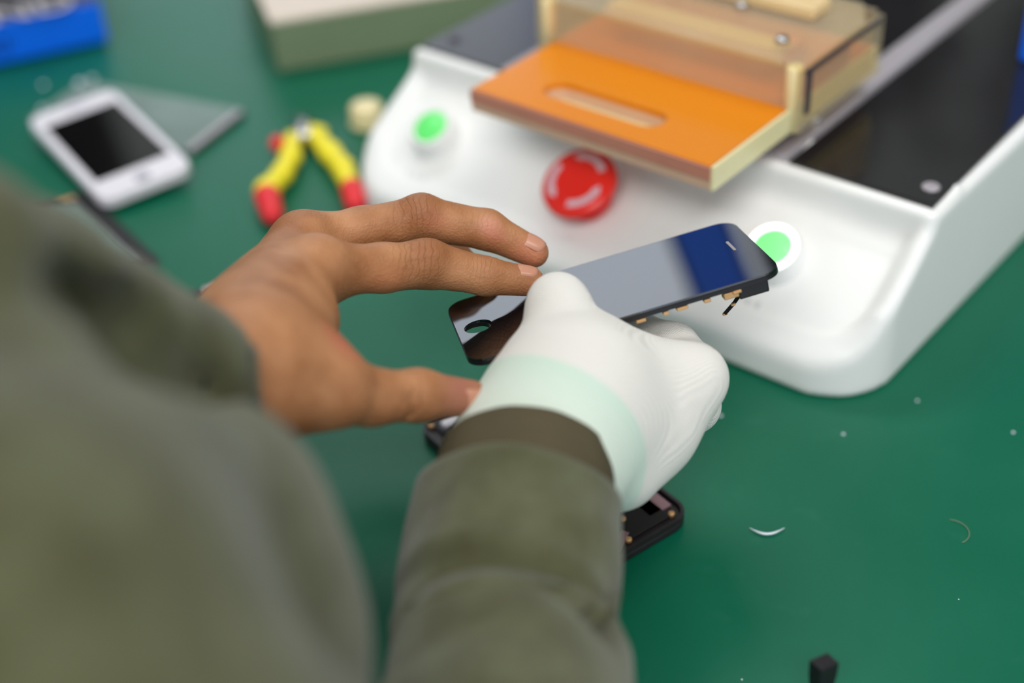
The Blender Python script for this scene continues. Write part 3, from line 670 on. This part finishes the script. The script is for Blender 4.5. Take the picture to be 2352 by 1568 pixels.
for (px, py, w_, lab) in ((2185, 1222, .009, 'faint curved scratch curl on the mat at the right'),):
    pts = []
    for k in range(11): a = math.radians(-70 + 150 * k / 10); pts.append(Vector((w_ * .8 * math.cos(a), w_ * .8 * math.sin(a), .0004)))
    o = tubeobj('hair_curl', pts, .00018, m_sage); c = at(px, py, 0); o.location = c; tag(o, lab, 'curl')
# black rubber stub at the bottom edge
c = at(1893, 1522, .034); 
stb = empty('black_stub', (c[0], c[1], 0), .55, 'black rubber post standing at the bottom edge of the picture', 'rubber post')
bm = bmesh.new()
vs = []
for z, sx, sy in ((0, .0085, .0055), (.018, .0062, .0048), (.027, .0085, .0056), (.0335, .0088, .0060), (.0342, .0080, .0054)):
    vs.append([bm.verts.new((x * sx / 2, y * sy / 2, z + (.0016 * (x < 0) if z > .02 else 0))) for x, y in ((-1, -1), (1, -1), (1, 1), (-1, 1))])
for A, B in zip(vs, vs[1:]):
    for k in range(4): bm.faces.new((A[k], A[(k + 1) % 4], B[(k + 1) % 4], B[k]))
bm.faces.new(vs[0][::-1]); bm.faces.new(vs[-1]); bevel(bm, .0005, 2)
bmobj('post', bm, m_rubber, stb); prism('foot', rrect(.016, .010, .003, 5), 0, .003, m_rubber, stb, .0005)

# ---------------------------------------------------------------- the person
# left hand: joints (pixel x, pixel y, distance from camera)
j = lambda *a: P(*a)
IDX = [j(735, 622, .530), j(880, 615, .545), j(985, 607, .557), j(1115, 634, .562), j(1216, 646, .5655)]; IR = [.0100, .0093, .0094, .0074, .0060]
MID = [j(700, 562, .560), j(830, 530, .568), j(972, 502, .575), j(1118, 527, .578), j(1226, 580, .580)]; MR = [.0110, .0094, .0092, .0080, .0062]
RNG = [j(668, 585, .580), j(800, 560, .600), j(925, 545, .607), j(1040, 590, .598), j(1110, 640, .590)]; RR = [.0105, .0088, .0084, .0070, .0056]
LIT = [j(640, 625, .598), j(745, 625, .612), j(830, 620, .617), j(895, 625, .605), j(935, 630, .597)]; LR = [.0095, .0078, .0072, .0062, .0050]
THB = [j(610, 885, .455), j(760, 893, .468), j(850, 912, .480), j(962, 908, .492), j(1082, 912, .503)]; TR = [.0150, .0128, .0094, .0088, .0062]
WR = j(540, 820, .455)
def f_hand(X):
    palm = cone(X, j(560, 765, .472), IDX[0], .0150, .0105)
    palm = smin(palm, cone(X, j(548, 735, .485), MID[0], .0150, .0112), .010)
    palm = smin(palm, cone(X, j(550, 755, .510), RNG[0], .0150, .0105), .012)
    palm = smin(palm, cone(X, j(560, 790, .530), LIT[0], .0150, .0100), .012)
    palm = smin(palm, cone(X, j(590, 840, .462), j(705, 740, .505), .0200, .0110), .010)      # web and first dorsal muscle
    palm = smin(palm, cone(X, j(590, 840, .462), j(735, 820, .478), .0200, .0085), .010)
    palm = smin(palm, cone(X, j(560, 850, .470), j(455, 890, .432), .0215, .0165), .012)      # wrist into the sleeve
    palm = smin(palm, cone(X, j(590, 820, .470), j(640, 720, .530), .019, .016), .012)
    th = chain(X, THB, TR, .004); palm = smin(palm, th, .012)
    m1 = chain(X, MID, MR, .003); i1 = chain(X, IDX, IR, .003); r1 = chain(X, RNG, RR, .003); l1 = chain(X, LIT, LR, .003)
    fg = smin(i1, m1, .0012); fg = smin(fg, r1, .0012); fg = smin(fg, l1, .0012)
    d = smin(palm, fg, .009)
    d = smin(d, ball(X, j(728, 604, .5245), .0095), .007); d = smin(d, ball(X, j(692, 548, .5530), .0100), .006)     # knuckles
    d = smin(d, ball(X, j(978, 592, .5500), .0062), .006); d = smin(d, ball(X, j(965, 488, .5690), .0066), .006)
    # tendons and a vein on the back of the hand
    d = smin(d, cone(X, j(600, 690, .468), j(700, 592, .527), .0022, .0020), .006)
    d = smin(d, cone(X, j(560, 665, .476), j(655, 548, .548), .0022, .0022), .006)
    # creases: finger joints, thumb joint, web
    def crease(a, b, r, dd, k=.0012): 
        nonlocal_d = -cone(X, a, b, r, r); return nonlocal_d
    for (a, b, r) in CREASE: d = smax(d, -cone(X, a, b, r, r), .0014)
    return d
CREASE = []
for k in range(4):                                    # fine arcs over the index knuckle
    CREASE.append((j(930 + 17 * k, 572, .5385 + .001 * k), j(945 + 20 * k, 606, .5415 + .001 * k), .00042))
for k in range(3): CREASE.append((j(940 + 15 * k, 462, .5545), j(952 + 18 * k, 492, .5575), .00040))
for k in range(3): CREASE.append((j(1098 + 9 * k, 612, .5605), j(1104 + 9 * k, 634, .5610), .00035))
for k in range(2): CREASE.append((j(945 + 16 * k, 900, .4785), j(928 + 16 * k, 955, .4835), .0006))
CREASE.append((j(738, 660, .510), j(748, 700, .512), .0009))
lo = np.minimum.reduce([p for p in IDX + MID + RNG + LIT + THB + [j(400, 930, .41)]]) - .027
hi = np.maximum.reduce([p for p in IDX + MID + RNG + LIT + THB + [j(400, 930, .41)]]) + .027
hand_part = surf(f_hand, lo, hi, .0011)
PO = np.array([-.22, -.10, FZ])
SH_L, SH_R = np.array([-.40, -.02, .30]), np.array([-.03, -.12, .24])
EL_L, EL_R = P(-620, 560, .29), np.array([-.02, .10, .085])
def f_body(X):
    d = chain(X, [P(410, 925, .420), P(210, 735, .395), P(-155, 545, .325), EL_L, SH_L], [.011, .012, .014, .020, .035], .01)
    d = smin(d, chain(X, [P(1230, 1100, .50), P(1165, 1568, .435), EL_R, SH_R], [.021, .026, .028, .028], .01), .01)
    d = smin(d, chain(X, [SH_L, (-.21, -.12, .30), SH_R], [.028, .045, .028], .02), .02)
    d = smin(d, ellips(X, (-.20, -.03, .10), (.11, .085, .20)), .03)
    return d
HC = np.array([-.23, -.02, .475])
hf_, hu_ = np.array([0, .80, -.60]), np.array([0, .60, .80]); hr_2 = np.array([1., 0, 0])
def hp(a, b, c): return HC + hr_2 * a + hf_ * b + hu_ * c
def f_head(X):
    q = [X[0] - HC[0], X[1] - HC[1], X[2] - HC[2]]
    a, b, c = (q[0] * v[0] + q[1] * v[1] + q[2] * v[2] for v in (hr_2, hf_, hu_))
    L_ = [a, b, c]
    d = smin(ellips(L_, (0, -.008, .025), (.075, .092, .082)), ellips(L_, (0, .022, -.045), (.055, .062, .068)), .03)
    d = smin(d, cone(L_, (0, .088, .012), (0, .104, -.022), .007, .012), .012)                 # nose
    d = smin(d, cone(L_, (-.035, .076, .028), (.035, .076, .028), .010, .010), .015)           # brow
    d = smin(d, cone(L_, (-.020, .082, -.050), (.020, .082, -.050), .0065, .0065), .006)       # lips
    d = smin(d, ball(L_, (0, .072, -.092), .016), .02)                                         # chin
    for sx in (-1, 1):
        d = smax(d, -ball(L_, (sx * .031, .096, .010), .013), .010)
        d = smin(d, ball(L_, (sx * .031, .077, .010), .0125), .002)
        d = smin(d, ellips(L_, (sx * .078, -.005, -.005), (.008, .017, .030)), .006)
    return d
body_part = surf(f_body, (-.5, -.25, -.15), (.06, .45, .40), .006)
neck_head = surf(lambda X: smin(f_head(X), cone(X, (-.22, -.11, .30), hp(0, -.03, -.06), .058, .052), .02), (-.36, -.20, .24), (-.10, .15, .61), .004)
Pl = Vector(PO)
def objsp(v): return tuple(np.array(v) - PO)
SKINSPOTS = [(objsp(j(1010, 505, .560)), .010, srgb(205, 132, 104), .6), (objsp(j(1128, 512, .566)), .008, srgb(214, 152, 128), .75), (objsp(j(1140, 540, .566)), .009, srgb(206, 128, 104), .6),
             (objsp(j(1200, 645, .570)), .013, srgb(205, 134, 104), .55), (objsp(j(1225, 590, .572)), .012, srgb(208, 128, 98), .55),
             (objsp(j(890, 665, .537)), .013, srgb(200, 126, 84), .5), (objsp(j(965, 465, .560)), .013, srgb(150, 96, 62), .55),
             (objsp(j(640, 545, .545)), .014, srgb(152, 92, 56), .5), (objsp(j(775, 800, .468)), .012, srgb(186, 100, 76), .7), (objsp(j(1065, 905, .495)), .014, srgb(168, 104, 92), .6),
             (objsp(j(985, 590, .545)), .010, srgb(158, 100, 62), .5)]
def dirn(a, b): v = np.array(b) - np.array(a); return tuple(v / np.linalg.norm(v))
WRINKLES = [(objsp(j(965, 585, .543)), .014, dirn(IDX[1], IDX[3]), 2300, .9), (objsp(j(950, 475, .560)), .014, dirn(MID[1], MID[3]), 2300, .8),
            (objsp(j(1105, 615, .556)), .008, dirn(IDX[2], IDX[4]), 3000, .6), (objsp(j(1110, 495, .566)), .009, dirn(MID[2], MID[4]), 3000, .5),
            (objsp(j(945, 930, .482)), .013, dirn(THB[1], THB[4]), 2000, .8), (objsp(j(755, 690, .508)), .010, dirn(IDX[0], IDX[1]), 2200, .7),
            (objsp(j(660, 600, .520)), .030, dirn(IDX[0], MID[0]), 3000, .25)]
person = empty('person', PO, 0, 'person in an olive fleece jacket, lifting a phone display with one gloved hand', 'person')
m_skin = skin()
npmesh('body', [hand_part, body_part, neck_head], m_skin, person, PO, 2)
m_hair = mat('black_hair', srgb(22, 19, 18), .5, bump=.8, bscale=500, var=.5, vscale=300)
def f_hair(X):
    q = [X[0] - HC[0], X[1] - HC[1], X[2] - HC[2]]; L_ = [q[0] * v[0] + q[1] * v[1] + q[2] * v[2] for v in (hr_2, hf_, hu_)]
    d = ellips(L_, (0, -.012, .030), (.084, .100, .090)) + .0015 * np.sin(160 * X[0]) * np.sin(140 * X[1])
    d = smax(d, -(L_[2] * .75 - L_[1] * .65 + .022), .01); return smax(d, -(ellips(L_, (0, -.008, .025), (.074, .091, .081))), .002)
npmesh('hair', [surf(f_hair, (-.36, -.20, .28), (-.10, .15, .64), .004)], m_hair, person, PO, 1)
m_nail = mat('fingernail', srgb(200, 142, 116), .3, spec=.6, var=.05, vscale=300)
def nail(c, ax, nr, L, Wd_, m=m_nail):
    ax = Vector(ax).normalized(); nr = Vector(nr); nr = (nr - ax * nr.dot(ax)).normalized(); sd = nr.cross(ax)
    vs = []; fs = []; A, B = 8, 8; c = Vector(c)
    for layer in (0, 1):
        for i in range(A + 1):
            for k in range(B + 1):
                u = -1 + 2 * i / A; v = -1 + 2 * k / B; wv = Wd_ / 2 * v * math.sqrt(max(0, 1 - .35 * u ** 4)); lu = L / 2 * u * math.sqrt(max(0, 1 - .35 * v ** 4))
                vs.append(c + ax * lu + sd * wv + nr * (-(v * v) * Wd_ * .20 - u * u * L * .05 - layer * .0008) - Pl)
    N = (A + 1) * (B + 1)
    for i in range(A):
        for k in range(B):
            q = i * (B + 1) + k; fs.append((q, q + 1, q + B + 2, q + B + 1)); fs.append((q + N, q + N + B + 1, q + N + B + 2, q + N + 1))
    rim = [k for k in range(B + 1)] + [i * (B + 1) + B for i in range(1, A + 1)] + [A * (B + 1) + k for k in range(B - 1, -1, -1)] + [i * (B + 1) for i in range(A - 1, 0, -1)]
    for a_, b_ in zip(rim, rim[1:] + rim[:1]): fs.append((a_, b_, b_ + N, a_ + N))
    mesh('fingernail', vs, fs, m, person, True)
def finger_nail(jt, rs, f, toward, L, Wn, lift=.0003):
    a, b = np.array(jt[-2]), np.array(jt[-1]); ax = b - a; c = a + ax * f; r = rs[-2] + (rs[-1] - rs[-2]) * f
    u = ax / np.linalg.norm(ax); t = np.array(toward, float); t = t / np.linalg.norm(t); t = t - u * (t @ u); t /= np.linalg.norm(t)
    nail(c + t * (r + lift), u, t, L, Wn)
upc = -FW                                             # towards the camera
finger_nail(MID, MR, .86, UP * .75 + upc * .65 + RT * .25, .0115, .0095)
finger_nail(IDX, IR, .82, UP * .85 + upc * .55, .0110, .0085)
finger_nail(THB, TR, .88, -UP * .35 + upc * .8, .0140, .0110)

# right hand in its white knit glove
def glove_mat():
    m = mat('white_knit', srgb(236, 232, 224), .85, sheen=.3, spec=.2); nt = m.node_tree; L = nt.links; b = nt.nodes['Principled BSDF']
    tc = node(m, 'ShaderNodeTexCoord')
    # mint coloured ribbed wrist: everything behind a plane across the wrist, measured along the forearm
    a0 = P(1250, 1010, .49) - PO; axn = P(1240, 1100, .50) - P(1372, 880, .52); axn = axn / np.linalg.norm(axn)
    a1 = P(1395, 875, .505) - PO
    dt = node(m, 'ShaderNodeVectorMath', operation='DISTANCE'); dt.inputs[1].default_value = tuple(P(1215, 1090, .50) - PO); L.new(tc.outputs['Object'], dt.inputs[0])
    k = node(m, 'ShaderNodeMapRange'); k.inputs['From Min'].default_value = .0415; k.inputs['From Max'].default_value = .0432; L.new(dt.outputs['Value'], k.inputs['Value'])
    edge = node(m, 'ShaderNodeMapRange'); edge.inputs['From Min'].default_value = .030; edge.inputs['From Max'].default_value = .0415; L.new(dt.outputs['Value'], edge.inputs['Value'])
    c1 = node(m, 'ShaderNodeMixRGB'); c1.inputs['Color1'].default_value = srgb(226, 236, 222); c1.inputs['Color2'].default_value = srgb(212, 232, 216); L.new(edge.outputs[0], c1.inputs['Fac'])
    c2_ = node(m, 'ShaderNodeMixRGB'); c2_.inputs['Color2'].default_value = srgb(236, 232, 225); L.new(c1.outputs[0], c2_.inputs['Color1']); L.new(k.outputs[0], c2_.inputs['Fac'])
    L.new(c2_.outputs[0], b.inputs['Base Color'])
    wv = node(m, 'ShaderNodeTexWave'); wv.inputs['Scale'].default_value = 420; wv.inputs['Distortion'].default_value = .4
    mp = node(m, 'ShaderNodeMapping'); mp.inputs['Rotation'].default_value = (.3, .2, .9); L.new(tc.outputs['Object'], mp.inputs['Vector']); L.new(mp.outputs[0], wv.inputs['Vector'])
    w2 = node(m, 'ShaderNodeTexWave'); w2.inputs['Scale'].default_value = 420; w2.inputs['Distortion'].default_value = .4
    mp2 = node(m, 'ShaderNodeMapping'); mp2.inputs['Rotation'].default_value = (.3, 1.2, 2.4); L.new(tc.outputs['Object'], mp2.inputs['Vector']); L.new(mp2.outputs[0], w2.inputs['Vector'])
    ad = node(m, 'ShaderNodeMath', operation='ADD'); L.new(wv.outputs['Fac'], ad.inputs[0]); L.new(w2.outputs['Fac'], ad.inputs[1])
    bp = node(m, 'ShaderNodeBump'); bp.inputs['Strength'].default_value = .5; bp.inputs['Distance'].default_value = .0004; L.new(ad.outputs[0], bp.inputs['Height']); L.new(bp.outputs['Normal'], b.inputs['Normal'])
    return m
def plane_pt(px, py):                                 # where a pixel's ray meets the display plane
    d = Vector(ray(px, py)); t = (PC - Vector(CAM)).dot(PN) / d.dot(PN); return Vector(CAM) + d * t
rt = .0117
tp = plane_pt(1296, 756); tp = np.array(tp + PN * (rt * .97))
def f_glove(X):
    d = chain(X, [tp, P(1300, 768, .5440), P(1304, 800, .5350), P(1314, 880, .523)], [rt, .0108, .0150, .0240], .003)
    back = cone(X, P(1215, 1090, .500), P(1315, 900, .520), .0300, .0285)
    back = smin(back, cone(X, P(1250, 1040, .510), P(1480, 930, .535), .0300, .0210), .012)
    d = smin(d, back, .016)
    d = smin(d, cone(X, P(1400, 850, .530), P(1580, 868, .540), .0150, .0115), .012)
    d = smin(d, cone(X, P(1592, 872, .540), P(1492, 1000, .535), .0118, .0135), .010)
    d = smin(d, cone(X, P(1492, 1000, .535), P(1428, 1085, .525), .0145, .0138), .010)
    ix = chain(X, [P(1598, 862, .545), P(1545, 800, .556), P(1470, 775, .572), P(1330, 760, .602)], [.0112, .0100, .0096, .0080], .003)
    d = smin(d, ix, .0045)
    md = chain(X, [P(1590, 930, .556), P(1530, 880, .590), P(1420, 850, .605), P(1320, 850, .612)], [.0115, .0098, .0092, .0080], .003)
    rg = chain(X, [P(1528, 985, .556), P(1480, 955, .590), P(1400, 930, .600), P(1320, 930, .605)], [.0112, .0094, .0088, .0076], .003)
    lt = chain(X, [P(1462, 1050, .548), P(1420, 1025, .580), P(1370, 1010, .590), P(1310, 1010, .592)], [.0105, .0086, .0080, .0070], .003)
    for q_ in (md, rg, lt): d = smin(d, q_, .004)
    # the display passes between thumb and fingers: press its slab out of the fabric
    q = [X[0] - PC[0], X[1] - PC[1], X[2] - PC[2]]
    la, lb, lc = (q[0] * v_[0] + q[1] * v_[1] + q[2] * v_[2] for v_ in (PX, PY, PN))
    slab = np.maximum(np.maximum(np.abs(la) - .0640, np.abs(lb) - .0310), np.abs(lc + .0026) - .0040)
    # loose fabric folds
    d = smax(d, -cone(X, P(1415, 775, .5330), P(1530, 812, .5290), .0012, .0009), .0030)
    d = smin(d, cone(X, P(1390, 800, .5235), P(1560, 845, .5300), .0016, .0012), .0060)
    return smax(d, -slab, .0008)
gl_pts = np.array([P(1050, 1150, .5), P(1700, 600, .56), P(1300, 1180, .47), P(1700, 900, .6), P(1200, 640, .53), P(1300, 1010, .63)])
npmesh('glove', [surf(f_glove, gl_pts.min(0) - .02, gl_pts.max(0) + .02, .0013)], glove_mat(), person, PO, 2)['label'] = 'white knit glove with a mint wrist band'

# jacket
def fleece(name, c1, c2, sc=60):
    m = mat(name, c1, .95, sheen=.25, spec=.15, var=.3, vscale=sc, col2=c2, bump=.5, bscale=900); return m
m_fleece = fleece('olive_fleece', srgb(76, 75, 50), srgb(96, 98, 72))
m_cuff = mat('brown_ribbed_cuff', srgb(84, 76, 58), .9, spec=.15, var=.12, vscale=90, bump=.3, bscale=700)
def sweep(name, pts, rads, m, wr=None, n=72, sub=8, closed_in=.03, smooth=True, rimr=.0015, aspect=1.0, tilt=None):
    """sleeve: a tube from the open hem (first point) backwards, with a turned-in hem"""
    pts = [np.array(p, float) for p in pts]; P_ = []; R_ = []
    def cr(a, b, c, d, t): return .5 * ((2 * b) + (-a + c) * t + (2 * a - 5 * b + 4 * c - d) * t * t + (-a + 3 * b - 3 * c + d) * t ** 3)
    q = [2 * pts[0] - pts[1]] + pts + [2 * pts[-1] - pts[-2]]; rq = [rads[0]] + list(rads) + [rads[-1]]
    for i in range(len(pts) - 1):
        for k in range(sub): t = k / sub; P_.append(cr(q[i], q[i + 1], q[i + 2], q[i + 3], t)); R_.append(cr(rq[i], rq[i + 1], rq[i + 2], rq[i + 3], t))
    P_.append(pts[-1]); R_.append(rads[-1]); vs = []; prof = []
    axis0 = P_[1] - P_[0]; axis0 /= np.linalg.norm(axis0)
    L = 0; stations = []
    for i in range(len(P_)):
        if i: L += np.linalg.norm(P_[i] - P_[i - 1])
        d = P_[min(i + 1, len(P_) - 1)] - P_[max(i - 1, 0)]; d /= np.linalg.norm(d)
        a = np.cross(d, UP); a /= np.linalg.norm(a); b = np.cross(a, d)
        stations.append((P_[i], R_[i], a, b, L, d))
    s0 = stations[0]
    inner = [(s0[0] + s0[5] * x, s0[1] - .0030, s0[2], s0[3], 0, s0[5]) for x in (closed_in, closed_in * .5, .002)]
    rim = [(s0[0] - s0[5] * .0004, s0[1] - .0022, s0[2], s0[3], 0, s0[5]), (s0[0] - s0[5] * .0008, s0[1] - .0008, s0[2], s0[3], 0, s0[5])]
    for (p, r, a, b, l, d) in inner + rim + stations:
        for k in range(n):
            th = 2 * PI * k / n; rr = r + (wr(th, l) if wr else 0); off = (tilt(th) if tilt else 0) * math.exp(-l / .03)
            vs.append(p + rr * (a * math.cos(th) * aspect + b * math.sin(th)) + d * off - PO)
    NS = len(inner) + len(rim) + len(stations); fs = []
    for i in range(NS - 1):
        for k in range(n): fs.append((i * n + k, i * n + (k + 1) % n, (i + 1) * n + (k + 1) % n, (i + 1) * n + k))
    fs.append(tuple(range((NS - 1) * n, NS * n)))
    return mesh(name, vs, fs, m, person, smooth)
def wr_sleeve(th, l):
    f = 0
    for (l0, th0, wl, wt, amp, sk) in ((.041, 1.45, .0050, .9, .0020, .004), (.048, 1.65, .0045, 1.0, -.0034, .005), (.056, 1.5, .0050, 1.2, .0032, .004), (.063, 2.15, .0060, .55, -.0060, .008), (.066, 1.0, .0050, .6, -.0026, -.004), (.073, 1.3, .0060, 1.2, .0034, .006), (.084, 1.6, .008, 1.2, -.003, .006), (.022, 2.5, .012, .8, .0010, 0), (.02, .8, .010, .6, -.0010, -.01)):
        dt_ = (th - th0 + PI) % (2 * PI) - PI
        f += 1.4 * amp * math.exp(-((l - l0 - sk * dt_) / wl) ** 2 - (dt_ / wt) ** 2)
    return f + .0006 * math.sin(5 * th + 60 * l)
sweep('jacket_sleeve', [P(1192, 1156, .481), P(1172, 1300, .466), P(1160, 1440, .450), P(1170, 1568, .436), EL_R + np.array([0, .06, .01]), EL_R, SH_R * .5 + EL_R * .5, SH_R],
      [.0352, .0368, .0358, .0380, .046, .048, .055, .065], m_fleece, wr_sleeve)['label'] = 'right sleeve, olive fleece'
sweep('inner_cuff', [P(1207, 1064, .496), P(1200, 1140, .486), P(1190, 1230, .475)], [.0305, .0318, .0310], m_cuff, lambda th, l: .00012 * math.sin(60 * th))['label'] = 'brown knitted cuff'
# left sleeve and jacket body in one soft surface
def f_jacket(X):
    fa = chain(X, [P(470, 878, .430), P(205, 762, .385), P(45, 712, .350), P(-165, 645, .31), EL_L, SH_L], [.0205, .0234, .0246, .0255, .036, .060], .010)
    ch = chain(X, [P(40, 1060, .310), P(310, 1165, .345), P(430, 1250, .352), P(480, 1470, .352), P(420, 1800, .330)], [.034, .0335, .035, .0365, .045], .012)
    ch = smin(ch, chain(X, [P(40, 1060, .310), P(-50, 1500, .27), P(100, 2000, .27)], [.034, .05, .07], .02), .02)
    t = smin(ellips(X, (-.21, -.02, .09), (.17, .13, .24)), chain(X, [SH_L, (-.22, -.12, .28), SH_R], [.07, .08, .065], .03), .05)
    ch = smin(ch, t, .03)
    ch = smin(ch, cone(X, P(430, 1500, .352), (-.17, .02, .04), .034, .10), .02)
    ch = smin(ch, cone(X, P(0, 1350, .30), (-.24, .02, .12), .04, .12), .03)
    ch = smin(ch, cone(X, P(770, 1590, .375), P(700, 1700, .36), .009, .014), .010)
    d = smin(fa, ch, .006)
    for a, b, r1, r2 in [(P(130, 640, .295 + q_), P(320, 765, .320 + q_), .0042, .0078) for q_ in (0, .012, .024, .036, .048)] + [(P(320, 765, .320 + q_), P(480, 888, .365 + q_), .0078, .0040) for q_ in (-.034, -.022, -.010, .002, .014, .026, .038)]: d = smax(d, -cone(X, a, b, r1, r2), .010)
    # broad soft folds
    d = d + .0016 * np.sin(95 * X[0] + 60 * X[2] + 1.0) * np.sin(70 * X[1] - 55 * X[2])
    return smax(d, -cone(X, P(600, 850, .452), P(455, 872, .427), .0215, .0165), .003)
npmesh('jacket', [surf(f_jacket, (-.50, -.24, -.18), (.02, .44, .39), .004)], m_fleece, person, PO, 3)['label'] = 'olive fleece jacket with the left sleeve'
